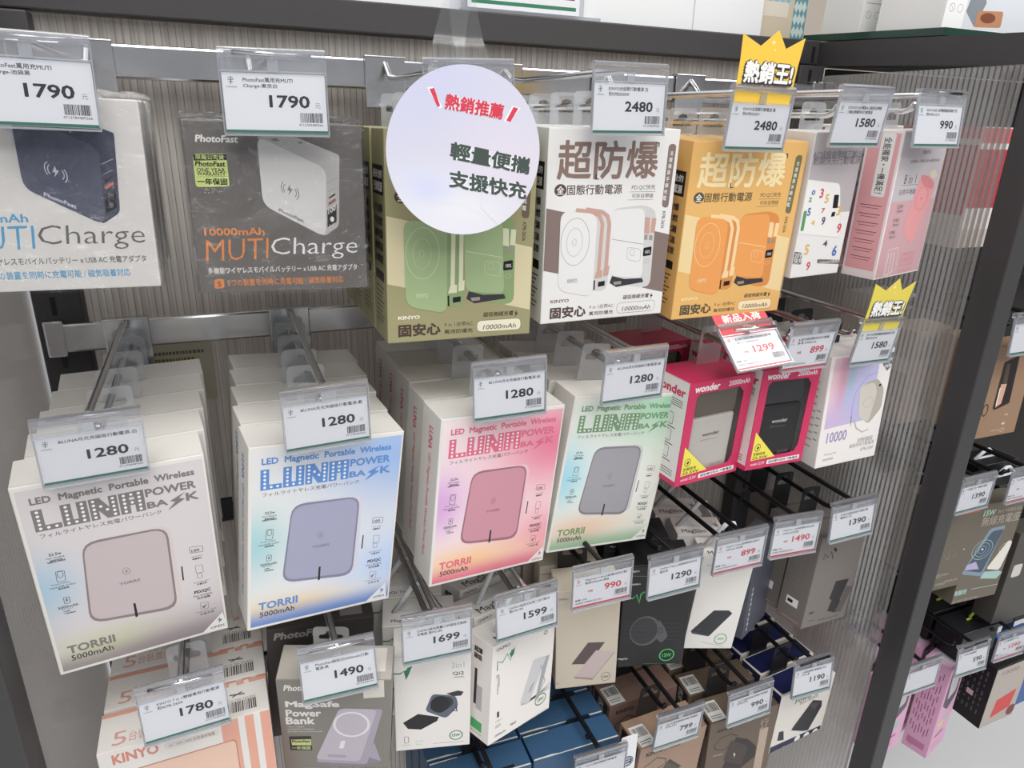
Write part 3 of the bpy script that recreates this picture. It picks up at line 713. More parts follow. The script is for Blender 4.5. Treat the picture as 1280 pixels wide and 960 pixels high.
  ('t','MAX',28.8,94.1,36.6,95.7,'K',0.02,0),
  ('l',[(45.1,102.8),(81.2,101.1)],'GR',0.2),
  ('t','Qi',68.0,11.0,73.6,13.7,'K',0.01,0),
 ],
 'beige': [
  ('t','ONPRO',-2.7,6.8,8.2,13.3,'K2',0.01,0),
  ('p',[(32.9,69.6),(50.4,71.1),(34.3,99.2),(16.4,97.1)],'BD'),
  ('p',[(41.5,81.2),(60.8,85.2),(39.3,119.4),(19.5,114.8)],'BP'),
  ('p',[(19.5,114.8),(39.3,119.4),(39.4,122.3),(20.2,117.5)],'BP2'),
  ('l',[(39.4,120.8),(60.8,86.6)],'K2',0.4),
  ('e',53.0,119.2,4.9,6.2,'K2',0.5),
  ('t','15W',50.1,116.6,55.9,122.1,'K2',0.02,0),
  ('l',[(29.4,129.1),(57.2,128.6)],'K2',0.2),
  ('t','Mag',0.1,120.1,3.6,124.2,'K2',0,0),
  ('t','超薄磁吸',2.4,125.1,4.5,129.6,'K2',0,0),
 ],
 'black': [
  ('t','MagCar',6.9,4.1,15.5,7.2,'W',0.01,0),
  ('t','ONPRO',8.0,20.1,17.3,24.2,'W',0.03,0),
  ('l',[(5.6,11.0),(31.9,13.3)],'W2',0.2),
  ('l',[(6.0,39.1),(10.7,40.5),(14.3,35.8),(17.5,47.0),(18.9,35.2),(22.6,32.5)],'GN',1.6),
  ('e',26.8,85.7,16.4,20.4,'k3',0),
  ('e',25.7,85.6,14.3,18.1,'k4',0),
  ('e',23.0,83.5,0.6,0.8,'k3',0),
  ('rr',[(40.5,70.4),(48.0,83.4),(52.3,94.9),(45.6,104.2),(39.5,96.6)],3,'k3',0),
  ('e',43.4,86.3,2.6,4.5,'k4',0.8),
  ('e',53.3,121.8,8.4,8.8,'GN',1.2),
  ('t','15W',48.5,119.4,58.3,124.6,'GN',0.02,0),
  ('t','MagCar',0.3,122.0,11.0,125.1,'W',0.01,0),
  ('l',[(28.2,132.0),(61.2,136.0)],'GN',0.3),
  ('l',[(3.4,71.4),(63.7,78.6)],'k3',0.2),
  ('l',[(3.7,76.9),(64.3,84.2)],'k3',0.2),
  ('l',[(4.1,82.4),(64.8,89.8)],'k3',0.2),
  ('l',[(4.5,88.0),(65.4,95.5)],'k3',0.2),
  ('l',[(4.8,93.6),(66.0,101.2)],'k3',0.2),
 ],
 'slim': [
  ('p',[(25.3,72.1),(42.2,72.0),(46.9,76.2),(26.9,109.2),(6.6,104.9),(4.5,102.0)],'k2'),
  ('p',[(4.5,102.0),(23.2,107.8),(27.0,109.8),(6.8,105.8)],'NB2'),
  ('p',[(26.1,73.8),(41.4,73.7),(21.6,105.7),(7.2,102.0)],'k4'),
  ('e',13.6,99.3,0.6,0.9,'NB',0),
  ('e',40.9,113.3,7.3,7.8,'GN2',0.9),
  ('t','15W',37.4,110.3,44.4,115.7,'GN2',0.02,0),
  ('l',[(19.3,117.6),(46.2,124.6)],'GN2',0.3),
  ('t','MagSlim',5.4,7.4,11.3,13.6,'K2',0,0),
 ],
 'greyw': [
  ('l',[(10.4,28.3),(10.2,20.9),(17.4,26.4),(21.3,19.5),(27.4,29.7)],'k',1.3),
  ('p',[(24.3,14.3),(31.3,17.8),(29.7,21.3),(25.2,18.6)],'k'),
  ('p',[(43.9,60.5),(68.1,61.3),(65.3,70.8),(60.6,88.4),(64.4,91.8),(55.9,104.0),(41.4,99.2),(44.8,85.4),(39.3,83.0)],'k2'),
  ('p',[(66.1,70.9),(79.0,73.2),(69.2,104.8),(55.9,104.0),(61.9,90.0)],'PV3'),
  ('t','10000',8.1,94.2,16.4,97.8,'k',0.01,0),
  ('t','15W MagSafe',11.1,104.0,19.8,109.6,'k',0.01,0),
  ('t','ONPRO power bank',27.4,107.9,64.7,110.9,'k',0,0),
 ],
 'olive': [
  ('t','KINYO',10.9,14.7,31.7,17.0,'k',0.03,0),
  ('l',[(41.3,34.1),(30.6,26.8),(17.2,28.5),(8.9,38.7),(12.6,46.8),(24.2,51.2),(35.4,42.0)],'k2',1.6),
  ('p',[(38.6,34.8),(56.8,44.9),(70.6,62.0),(71.9,79.8),(52.3,93.3),(25.4,82.6)],'k4'),
  ('rr',[(32.0,37.3),(58.6,57.4),(53.0,88.3),(25.2,70.4)],4,'k2',0),
  ('p',[(39.9,60.6),(38.5,65.2),(40.3,65.9),(39.8,70.2),(42.2,64.9),(40.4,64.2)],'W2'),
  ('t','行',71.1,21.1,82.8,27.6,'LB',0.0,0),
  ('t','動',71.3,34.0,83.1,40.4,'LB',0.0,0),
  ('t','電',71.6,46.9,83.5,53.5,'LB',0.0,0),
  ('t','源',71.9,60.1,83.8,66.6,'LB',0.0,0),
  ('t','1',72.2,73.4,84.2,79.9,'LB',0.0,0),
  ('t','0',72.5,86.8,84.6,93.4,'LB',0.0,0),
  ('t','K',72.8,100.5,84.9,107.1,'LB',0.0,0),
  ('t','Wireless',9.0,56.0,23.4,57.2,'LB',0.02,0),
 ],
 'brownk': [
  ('t','KINYO',9.4,11.8,33.2,11.9,'k',0.03,0),
  ('t','8 in 1 行動電源',34.5,14.2,57.8,14.7,'k',0,0),
  ('l',[(40.6,37.3),(41.1,30.3),(26.7,22.3),(10.7,30.1),(9.3,39.0),(20.1,44.6),(38.6,37.7)],'k2',1.8),
  ('p',[(42.6,35.7),(63.7,53.8),(58.8,71.6),(31.5,55.4)],'k2'),
  ('p',[(42.6,35.7),(46.6,32.5),(68.0,53.1),(63.7,53.8)],'k4'),
 ],
 'navy': [
  ('p',[(0.2,81.3),(92.3,86.1),(92.2,105.0),(-0.1,96.8)],'NV'),
  ('p',[(61.5,30.9),(80.4,39.5),(82.7,49.8),(67.3,83.2),(57.4,80.4),(32.6,68.0),(34.9,63.4)],'k2'),
  ('p',[(55.4,34.8),(76.9,40.0),(68.9,50.4)],'k4'),
  ('rr',[(9.6,60.0),(18.1,62.3),(22.5,79.2),(9.9,75.0)],1,'k2',0),
  ('t','Power Bank',27.6,21.6,86.1,17.1,'GR',0.015,0),
  ('t','磁吸行動電源',36.8,27.8,69.6,25.2,'K2',0,0),
  ('e',48.9,88.9,5.0,5.1,'W',0),
  ('e',65.9,91.1,5.1,5.1,'W',0),
  ('e',82.3,92.8,5.2,5.2,'W',0),
  ('t','10000mAh',3.8,95.1,29.1,92.1,'W',0.01,0),
 ],
 'w15': [
  ('t','15W',9.4,11.6,31.5,16.0,'MT',0.03,0),
  ('t','3in1 WIRELESS',35.6,13.0,82.4,14.8,'K3',0,0),
  ('t','無線充電座',10.5,27.0,83.3,24.5,'K3',0.0,0),
  ('rr',[(31.5,38.0),(60.7,36.8),(43.9,111.0),(1.6,100.8)],4,'BL',0),
  ('rr',[(36.9,42.8),(59.4,42.0),(41.5,105.0),(4.8,95.9)],4,'BL2',0),
  ('e',28.4,68.4,19.4,14.6,'MT2',0.8),
  ('e',28.4,68.4,13.4,10.5,'MT2',0.6),
  ('e',28.4,68.4,7.4,5.8,'MT2',0.6),
  ('e',28.1,67.8,1.9,1.5,'W2',0),
  ('p',[(6.9,88.0),(23.0,85.3),(33.4,98.0),(6.4,95.6)],'BL3'),
  ('rr',[(76.5,60.8),(92.0,67.3),(76.2,106.7),(48.5,100.6)],5,'CW',0),
  ('p',[(46.6,104.4),(76.6,107.6),(89.4,111.8),(76.4,120.1),(41.6,113.9)],'MT2'),
  ('e',73.2,74.0,10.1,9.0,'W2',0.4),
  ('t','無線充',-1.8,127.9,20.8,132.1,'MT2',0.03,0),
  ('l',[(31.5,128.5),(84.3,130.1)],'MT2',0.8),
  ('t','15W 10W 7.5W 5W MAX',0.1,144.9,50.5,141.8,'K3',0,0),
 ],
 'w15l': [
  ('p',[(11.0,1.2),(52.2,0.4),(52.1,4.3),(11.2,4.6)],'RD'),
  ('l',[(0.0,55.8),(10.3,68.7),(25.7,63.6),(18.8,56.8)],'K3',0.3),
  ('l',[(12.0,69.0),(12.2,55.5)],'K3',0.3),
  ('e',36.4,58.0,1.0,0.9,'W2',0),
  ('t','Wireless',-1.0,91.2,19.2,91.1,'K3',0,0),
  ('t','FAST',-0.3,93.2,8.9,95.4,'K3',0.01,0),
  ('t','10000mAh',18.5,103.2,40.5,103.6,'K3',0,0),
  ('t','rated',3.2,105.1,19.0,104.5,'K3',0,0),
 ],
 'brwin': [
  ('rr',[(20.9,18.7),(43.3,12.1),(46.5,72.1),(25.1,78.0),(20.6,76.3)],2,'BRK',0),
  ('p',[(24.2,20.1),(41.9,15.0),(45.0,69.9),(23.6,75.9)],'k'),
  ('p',[(25.5,21.2),(31.5,21.2),(33.8,46.4),(26.5,45.3)],'k2'),
  ('p',[(24.6,45.9),(33.8,46.4),(32.8,70.7),(24.5,75.1)],'PC'),
  ('p',[(23.9,50.4),(25.5,50.3),(25.8,71.5),(24.2,72.0)],'W'),
  ('t','USB',43.3,82.0,48.7,90.7,'LB2',0.02,0),
  ('t','4K',41.9,96.4,48.0,99.3,'W',0.02,0),
  ('t','WIRELESS',26.6,104.4,39.9,106.0,'LB2',0,0),
  ('e',45.5,106.1,3.7,2.5,'LB2',0.5),
  ('e',9.3,76.3,4.7,7.9,'BRK',1.5),
 ],
 'disc': [
  ('redslash',[(21.1,20.7),(23.9,19.4),(29.7,28.6),(28.1,29.6)],[(77.7,17.4),(81.1,17.5),(77.6,26.8),(74.6,26.7)]),
  ('q','熱銷推薦',(32.5,29.7),(71.9,26.9),(31.9,20.3),'R',0.03),
  ('q','輕量便攜',(42.0,58.2),(98.5,56.3),(40.7,47.3),'GD',0.03),
  ('q','支援快充',(45.2,75.3),(100.7,72.6),(42.9,64.3),'GD',0.03),
 ],
}
# ------------------------------------------------------------------ setting
def struct(o): o['kind'] = 'structure'; return o
b = MB(); b.box((-2.5,-3.5,-.02),(4.0,3.0,0), noisy('floor_tile','#ececee',.35,.03,3)); struct(b.build('floor'))
b = MB(); b.box((-2.52,-3.5,0),(-2.5,3.0,2.9), mat('#dededf',.6)); struct(b.build('wall_left'))
b = MB(); b.box((-2.5,3.0,0),(4.0,3.02,2.9), mat('#dededf',.6)); struct(b.build('wall_far'))
b = MB(); b.box((-.16,.42,.001),(1.7,.46,1.9), noisy('warm_wall_paint','#c4b8aa',.7,.05,8)); struct(b.build('wall_back'))

# ------------------------------------------------------------------ shelving bays
ROW2Z = (1.475, 1.259, 1.0645, .795)
ROWZ = (1.4875, 1.255, 1.055, .846)
def ribbed(name, parent, axis, fix, a0, a1, z0, z1, pitch=.006, th=.005, m=None):
    mb = MB()
    def P(u, t, z): return (fix+t, u, z) if axis == 'y' else (u, fix+t, z)
    for t in (0, th): mb.add([P(a0,t,z0),P(a1,t,z0),P(a1,t,z1),P(a0,t,z1)], [(0,1,2,3)], m or M_RIB)
    n = int((a1-a0)/pitch)
    for i in range(n+1):
        u = a0+i*pitch; w = .00045
        mb.add([P(u-w,0,z0),P(u+w,0,z0),P(u+w,th,z0),P(u-w,th,z0),P(u-w,0,z1),P(u+w,0,z1),P(u+w,th,z1),P(u-w,th,z1)],
               [(0,1,5,4),(1,2,6,5),(2,3,7,6),(3,0,4,7)], M_WEB)
    return mb.build(name, parent)
def post(parent, x0, x1, y0, y1, z1, slots=False):
    mb = MB(); mb.box((x0,y0,.0),(x1,y1,z1), M_FRAME, .0015)
    if slots:
        for k in range(48): mb.box((x0+.014,y0-.0006,.35+k*.025),(x0+.018,y0+.0004,.367+k*.025), M_BLACKPL)
    return mb.build('upright_post', parent)
def beam(parent, a, c, groove=None):
    mb = MB(); mb.box(a, c, M_FRAME, .0015)
    return mb.build('top_beam', parent)
def side_beam(parent):
    mb = MB(); k = .0467; V = [(x, y, z + k*min(y,0)) for z in (1.524,1.551) for y in (-.302,.016) for x in (.7027,.728)]
    mb.add(V, [(0,2,3,1),(4,5,7,6),(0,1,5,4),(1,3,7,5),(3,2,6,7),(2,0,4,6)], M_FRAME); return mb.build('top_beam', parent)
def rail(parent, x0, x1, z, m):
    mb = MB(); mb.box((x0,-.034,z-.0135),(x1,-.027,z+.0135), m, .0022)
    o = mb.build('hanging_rail', parent)
    for x in (x0+.006, x1-.006):
        eb = MB(); eb.box((x-.008,-.0350,z-.017),(x+.008,-.0005,z+.017), m, .002); eb.build('end_bracket', o)
    return o
bay = empty('shelving_bay', (.273,-.15,0)); tag(bay, 'black framed shelving bay with ribbed clear panels and chrome rails holding the charger boxes', 'shelf')
def child_at(o, root): o.location = o.location - root.location; return o
kids = [post(bay,-.181,-.157,-.302,-.272,1.55), post(bay,.703,.727,-.302,-.272,1.509), post(bay,-.160,-.122,-.0255,-.002,1.522,True), post(bay,.664,.702,-.0255,-.002,1.522,True)]
kids += [beam(bay,(-.30,-.012,1.524),(.7025,.016,1.551)), side_beam(bay), beam(bay,(-.182,-.302,1.5515),(-.156,-.013,1.578))]
kids += [ribbed('side_panel',bay,'y',.6965,-.271,-.026,.25,1.511), ribbed('side_panel',bay,'y',-.166,-.271,-.026,.25,1.55)]
kids += [ribbed('back_panel',bay,'x',.002,-.160,.702,.25,1.523,m=M_RIBB)]
for i, z in enumerate(ROWZ): kids.append(rail(bay,-.152,.694,z,M_CHROME if i < 2 else M_DARKROD))
for o in kids: child_at(o, bay)
bay2 = empty('shelving_bay', (1.2,-.15,0)); tag(bay2, 'neighbouring shelving bay past the dark post, hung with brown and pink boxes', 'shelf')
kids = [post(bay2,1.62,1.644,-.302,-.272,1.55), *[rail(bay2,.735,1.61,z,M_DARKROD) for z in ROW2Z], beam(bay2,(.729,-.012,1.524),(1.644,.016,1.551))]
mb = MB(); mb.box((.735,.002,.45),(1.61,.008,1.522), mat('#2a2724',.6)); kids.append(mb.build('back_panel',bay2))
for o in kids: child_at(o, bay2)

# ------------------------------------------------------------------ hooks
def hook(x, zb, label, m=M_CHROME, row=0, double=False, ztab=None, rodz=None):
    rz = ROWZ[row] if row >= 0 else min(ROW2Z, key=lambda q: abs(q-zb+.012))
    r = empty('display_hook', (x,-.035,rz)); tag(r, label, 'hook', 'display hooks on the rails')
    mb = MB(); mb.box((-.019,-.003,-.030),(.019,-.0004,.0155), m, .001); mb.box((-.019,-.003,.0137),(.019,.0085,.0158), m, .0006); mb.build('bracket', r)
    zt = zb-rz; zp = (rodz or zb-.025)-rz
    mb = MB(); mb.tube([(0,-.003,.009),(0,-.022,zt*.92),(0,-.05,zt-.0015),(0,-.236,zt-.0015),(0,-.2445,zt)], .0026, m); mb.build('tag_rod', r)
    mb = MB(); mb.tube([(0,-.003,min(zp,-.012)),(0,-.03,zp),(0,-.208,zp),(0,-.215,zp+.002),(0,-.2185,zp+.008)], .0027, m); mb.build('product_rod', r)
    mb = MB(); mb.tube([(-.022,-.2445,zt),(.022,-.2445,zt)], .0014, m); mb.build('tag_bar', r)
    return r

# ------------------------------------------------------------------ price tags
_sleeve = None
def make_sleeve(parent):
    global _sleeve
    if _sleeve is None:
        mb = MB()
        mb.add([(-.030,-.0014,-.0235),(.030,-.0014,-.0235),(.030,-.0014,.0110),(-.030,-.0014,.0110)],[(0,1,2,3)], M_FILM)
        mb.box((-.030,.0008,-.0235),(.030,.0013,.0180), M_ACRYL)
        mb.box((-.030,-.0028,-.0247),(.030,.0013,-.0236), M_ACRYLEDGE)
        mb.box((-.030,-.0016,.0106),(.030,-.0009,.0113), M_ACRYLEDGE)
        mb.box((-.003,-.0010,.0112),(.003,.0007,.0178), M_ACRYLEDGE)
        V = []; F = []; n = 14
        for x in (-.030,.030):
            for rr_ in (.0034,.0028):
                for k in range(n): 
                    a = math.radians(-60 + 300*k/(n-1)); V.append((x, .0008-rr_*math.cos(a), .0205+rr_*math.sin(a)))
        for k in range(n-1):
            F += [(k,k+1,2*n+k+1,2*n+k),(n+k,n+k+1,3*n+k+1,3*n+k),(k,k+1,n+k+1,n+k),(2*n+k,2*n+k+1,3*n+k+1,3*n+k)]
        mb.add(V, F, M_ACRYL, True)
        mb.box((-.0302,-.0018,-.0236),(-.0297,.0014,.0185), M_ACRYLEDGE); mb.box((.0297,-.0018,-.0236),(.0302,.0014,.0185), M_ACRYLEDGE)
        _sleeve = mb.build('clear_sleeve', parent); return _sleeve
    o = _sleeve.copy(); COL.objects.link(o); o.parent = parent; return o
def price_tag(P, label, lines, price, red=False, y=-.28, old=None, m=None):
    x, y_, z, yaw, pit, rol = P
    r = empty('price_tag', (x,y_,z), yaw, pit, rol); tag(r, label, 'price tag', 'price tags on the hooks')
    make_sleeve(r)
    mb = MB(); mb.box((-.029,-.0002,-.0230),(.029,.0002,.0100), M_PAPER)
    pr = Print(mb, lambda a, c, n: (a/1000-.029, -.0002-n*EPS, .0100-c/1000), dict(G='#3f7a66', K='#3a3a40', R='#d9333f', g='#7d8a8a'))
    pr.rect(0,31.2,58,32.9,'R' if red else 'G')
    lg = 'R' if red else 'G'
    pr.line([(3.4,2.6),(5.2,2.3),(6.2,2.9)],.35,'g' if not red else 'R'); pr.line([(3.2,3.8),(6.6,3.6)],.4,lg); pr.line([(4.9,2.4),(5.0,5.6),(4.3,6.2)],.4,lg); pr.line([(3.6,5.0),(4.9,4.6),(6.2,5.2)],.3,lg)
    pr.text('HANDS',2.2,7.2,8.0,8.1,'g',.01)
    if lines:
        x1 = 11.5
        for i, (t, w) in enumerate(lines): pr.text(t, x1, 2.2+i*3.4, min(x1+w,56), 4.9+i*3.4, 'K', .008, fix=True)
    if price:
        w = 5.8*len(price)
        pr.text(price, 48.6-w, 11.6, 48.6, 18.6, 'R' if red else 'K', .021, fix=False)
        pr.text('元', 51.6, 15.6, 54.6, 18.4, 'g')
        pr.bars(42.5,21.2,55.5,26.6,'K',seed=len(label)); pr.text('4712784489266',41.5,27.2,55.5,28.6,'K',fix=False)
    if red:
        pr.text('特價',14.5,15.4,19.5,17.9,'R',.01); pr.text('原價 '+(old or '1290'),2,23.6,14,25.8,'K',.01); pr.text('活動期間 特價優惠至售完為止',2,27.2,30,29.2,'K')
    mb.build('price_card', r)
    return r
def tag_and_hook(k, label, lines, price, what, row, m=M_CHROME, red=False, old=None, rodz=None):
    P = TAGP[k]; t = price_tag(P, label, lines, price, red, old=old); rodz = rodz or RODZ.get(k)
    h = hook(P[0], P[2]+.0205*math.cos(math.radians(P[4])), what, m, row, rodz=rodz)
    return t, h

# ------------------------------------------------------------------ cartons
def tab_euro(parent, w, d, h, hz, m=None, tw=.030, y=None, dx=0, tmax=.011):
    mb = MB(); t = hz+min(.011,tmax); y = d+.0002 if y is None else y
    out = rrect(-tw/2, -.010, tw/2, t, .0045); hole = rrect(-.0105, hz-.0035, .0105, hz+.0025, .0029)
    bump = [p for p in rrect(-.0035, hz-.0035, .0035, hz+.0055, .003)]
    # slot with a rounded bump in the middle
    slot = [(-.0105,hz-.0020),(-.0095,hz-.0044),(.0095,hz-.0044),(.0105,hz-.0020),(.0095,hz+.001),(.0052,hz+.0016),(.0042,hz+.0050),(0,hz+.0062),(-.0042,hz+.0050),(-.0052,hz+.0016),(-.0095,hz+.001)]
    mb.plate([out, slot], lambda a, c, t_: (a+dx, y+t_, h+c), .0005, m or M_TAB)
    return mb.build('hang_tab', parent)
def tab_tri(parent, w, d, h, hz):
    mb = MB(); y = d*.5
    mb.tube([(-.024,y,h-.001),(-.003,y,h+hz+.006),(.003,y,h+hz+.006),(.024,y,h-.001),(-.024,y,h-.001)], .0026, mat('#d9dde0',.35), 8)
    return mb.build('hang_tab', parent)
RODZ = {}
def carton(kind, P, d, base, label, cat, group=None, front=None, side=None, rside=None, top=None, tab='euro', hz=.018, tabm=None, pal=None, special=None, bev=.0007, rough=.42, shell=None, hook=None):
    x, y, z, yaw, pit, rol, w, h = P
    r = empty(kind, (x,y,z), yaw, pit, rol)
    R = r.rotation_euler.to_matrix(); r.location = Vector((x,y,z)) - R @ Vector((0,0,h/2))
    tag(r, label, cat, group); dx = 0; tmax = .011
    if hook:                                        # put the slot of the hang tab on the rod of its hook
        hx, _, hzz, _, hp, _ = TAGP[hook]; bar = hzz+.0205*math.cos(math.radians(hp))
        top_z = (r.location + R @ Vector((0, d, h))).z; RODZ[hook] = min(max(bar-.025, top_z+.012), bar-.0135)
        bx, bz = hx - r.location.x - R[0][1]*d, RODZ[hook] - r.location.z - R[2][1]*d; det = R[0][0]*R[2][2]-R[0][2]*R[2][0]
        dx = (bx*R[2][2]-R[0][2]*bz)/det; hz = (R[0][0]*bz-R[2][0]*bx)/det - h; tmax = bar-RODZ[hook]-.0045
    pal = dict(pal or {}); pal.setdefault('W','#e8e6e2'); pal.setdefault('K','#37353a'); pal.setdefault('k','#17171a')
    mb = MB()
    if shell: shell(mb, w, d, h)
    else: mb.box((-w/2,0,0),(w/2,d,h), base if not isinstance(base,str) else mat(base,rough), bev)
    if front:
        pf_ = Print(mb, lambda a, c, n: (a/1000-w/2, -n*EPS, h-c/1000), pal); pf_.lim = (w*1000, h*1000); front(pf_, w*1000, h*1000)
    if side: side(Print(mb, lambda a, c, n: (-w/2-n*EPS, d-a/1000, h-c/1000), pal), d*1000, h*1000)
    if rside: rside(Print(mb, lambda a, c, n: (w/2+n*EPS, a/1000, h-c/1000), pal), d*1000, h*1000)
    pt = Print(mb, lambda a, c, n: (a/1000-w/2, d-c/1000, h+n*EPS), pal)
    if top: top(pt, w*1000, d*1000)
    elif top is None: pt.line([(1.2,d*1000-1.6),(w*1000-1.2,d*1000-1.6)],.25,'#8d8a86')
    mb.build('carton', r)
    if tab == 'euro': tab_euro(r, w, d, h, hz, tabm, dx=dx, tmax=tmax)
    elif tab == 'tri': tab_tri(r, w, d, h, hz)
    return r
ORD = ('second','third','fourth','fifth','sixth')
def queue(root, n, dy, what, jit=.35, dz=0):
    """n more copies behind the front one on the same hook"""
    rng = random.Random(what); out = []
    for i in range(n):
        c = copy_tree(root); c.location.y += dy*(i+1); c.location.z += dz*(i+1); c.location.x += rng.uniform(-.0005,.0005)
        c.rotation_euler.z *= .94**(i+1); c.rotation_euler.y *= .8; c.rotation_euler.x *= .94**(i+1); c.rotation_euler.z += math.radians(rng.uniform(-jit,jit))
        c['label'] = f'{what}, {ORD[i]} from the front on its hook'; out.append(c)
    return out
def hole_z(tagk, P): return max(.010, min(.042, TAGP[tagk][2]+.0205-.025-(P[2]+P[7]/2)))

# ---- row 1 : white and grey flat charger boxes in shrink film
PFG = dict(W='#f0eeea',Y='#cfe07a',D='#dddbd9',D3='#bebbb9',D4='#8b8886',M='#8d8a88',BR='#a0625a',T='#ee8c34',T2='#f2f0ee',T3='#f0eeec',BG='#6f6b68',k='#23231f')
PFW = dict(W='#6d6b6c',Y='#cfe07a',D='#585c72',D3='#464b60',D4='#cdd0da',M='#3a3e50',BR='#cf7050',T='#4ba4d2',T2='#6c6a6a',T3='#6c6a6a',BG='#dedbd7',k='#20222c')
def wrap(parent, w, d, h):
    mb = MB(); g = .0012; rng = random.Random(5)
    V=[]; F=[]; nx, nz = 16, 16
    for j in range(nz+1):
        for i in range(nx+1): V.append((-w/2-g+(w+2*g)*i/nx, -g-rng.uniform(0,.0006), -g+(h+2*g)*j/nz))
    for j in range(nz):
        for i in range(nx): a=j*(nx+1)+i; F.append((a,a+1,a+nx+2,a+nx+1))
    mb.add(V,F,M_WRAP,True)
    V=[]; F=[]; nx, ny = 26, 9                       # crumpled film on top
    for j in range(ny+1):
        for i in range(nx+1):
            e = 0 if (j in (0,ny)) else 1
            V.append((-w/2-g+(w+2*g)*i/nx+rng.uniform(-.001,.001), -g+(d+2*g)*j/ny, h+g+e*rng.uniform(0,.0045)))
    for j in range(ny):
        for i in range(nx): a=j*(nx+1)+i; F.append((a,a+1,a+nx+2,a+nx+1))
    mb.add(V,F,M_WRAP)
    for s in (-1,1):
        V=[]; F=[]
        for j in range(13):
            for i in range(6): V.append((s*(w/2+g+rng.uniform(0,.0007)), d*i/5, -g+(h+2*g)*j/12))
        for j in range(12):
            for i in range(5): a=j*6+i; F.append((a,a+1,a+7,a+6))
        mb.add(V,F,M_WRAP,True)
    return mb.build('shrink_wrap', parent)
def pf_front(p, w, h): p.art(ART['pf'])
def pf_side(p, d, h):
    p.rect(4, h-28, d-4, h-12, 'T2')
A = POSE['A']; A = (A[0]-.004,A[1],A[2]-.001,1.0,A[4],A[5],A[6],A[7])
rA = carton('charger_box', A, .036, '#dedbd7', 'white flat charger box with dark blue plug charger picture, left end of the top rail', 'box', 'flat charger boxes in film', pf_front, pf_side, tab=None, pal=PFW)
wrap(rA, A[6], .036, A[7]); queue(rA, 2, .041, 'white flat charger box with crumpled film top')
rB = carton('charger_box', POSE['B'], .036, '#706c69', 'grey flat charger box with white plug charger picture and yellow warranty sticker', 'box', 'flat charger boxes in film', pf_front, pf_side, tab=None, pal=PFG)
wrap(rB, POSE['B'][6], .036, POSE['B'][7]); queue(rB, 3, .040, 'grey flat charger box in film')

# ---- row 1 : green, white, yellow power bank boxes
KIN = dict(
 green=dict(base='#9d976b',B2='#d3c89e',PI='#6b5a48',T='#efeadc',T2='#4d3b30',D='#9cb37f',D2='#d6d8b4',D3='#87a068',D4='#c6d4a6',M='#9a8f86',PL='#e8e2c4'),
 white=dict(base='#e4e2df',B2='#84706a',PI='#84706a',T='#8c7268',T2='#5a463f',D='#e2e1df',D2='#c79c8e',D3='#cdcbc9',D4='#a29b97',M='#9a928e',PL='#e4e2df'),
 yellow=dict(base='#e8b25a',B2='#eccf92',PI='#75704a',T='#f6dfa6',T2='#57503c',D='#ee9b40',D2='#f6cf94',D3='#dc8a34',D4='#f8d4a0',M='#a08a70',PL='#f6dfae'))
def kin_front(p, w, h): p.art(ART['kin'])
def kin_side(p, d, h):
    p.rect(.6, 24, d-5, 44, 'k'); p.text('最安全的', 4, 27, d-8, 33, 'W', .02); p.text('行動電源', 4, 35, d-8, 42, 'W', .03)
    for i, t in enumerate(('不自爆','不自燃','無液漏','耐高溫','台灣認證')): p.text(t, 6, 50+i*9, d-9, 56+i*9, 'K', .02)
    p.rr([(5,98),(d-8,98),(d-8,105),(5,105)],1,'k')
    for i in range(8): p.line([(5,110+i*3.6),(d-9-(i%3)*3,110+i*3.6)],1.0,'K')
for k, key, dsc in (('C','green','olive green power bank box behind the round white sign'),('D','white','white power bank box with brown characters, right of the round sign'),('E','yellow','yellow power bank box under the yellow crown sign on the top rail')):
    tk = dict(C='disc_tag',D='t2480a',E='t2480b')[k]
    r = carton('power_bank_box', POSE[k], .040, KIN[key]['base'], dsc, 'box', 'large power bank boxes on the top rail', kin_front, kin_side, pal=KIN[key], hook=tk)
    queue(r, 3, .0445, f'{dict(green="olive green",white="white and brown",yellow="yellow")[key]} power bank box')

# ---- row 1 right : box with numbers, pink box
F_ = (.5040,-.260,1.3861,5,2.2,-1.0,.062,.125)
def num_front(p, w, h):
    def sp(s, it):
        if it[0] == 'split': s.rect(.4,.4,w-.4,68,'#b5acaf')
    p.art(ART['num'], sp)
rF = carton('power_bank_box', F_, .036, '#e2e0de', 'white box with coloured digits and grey top, half behind the yellow box', 'box', 'boxes at the right of the top rail', num_front, pal=dict(K2='#6d666c',W2='#c9c8c8',c1='#4c6fb5',c2='#d8495c',c3='#4f9a5a',c4='#e0b33c',c5='#5a4a6a'), hook='t1580')
queue(rF, 1, .042, 'white box with coloured digits')
def pink_front(p, w, h):
    def sp(s, it):
        if it[0] == 'split2': s.rect(1.5,1.5,w-1.5,it[1]-20,'#c3bcc0'); s.rect(1.5,it[1]-20,w-1.5,h-1.5,'#cfa3aa')
    p.art(ART['pink'], sp)
def pink_side(base):
    def f(p, d, h):
        p.rect(2.5,2.5,d-2.5,h-8,base); p.rr([(d*.42,2.5),(d*.80,2.5),(d*.80,58),(d*.42,58)],2,'W')
        p.vert('全能獨家・一機滿足！', d*.50, 6, d*.72, 55, 'K', .01)
        for i in range(7): p.line([(6,66+i*8),(d-7,66+i*8)],.7,'#8b5a5e'); p.line([(8,68.5+i*8),(d-9,68.5+i*8)],.5,'#8b5a5e')
    return f
PKP = dict(PK='#e79a9c',PK2='#d98488',PK3='#c9a0a6',RO='#c2696e',CR='#d9cdb0',K2='#6a5d62',W2='#f0e6e6')
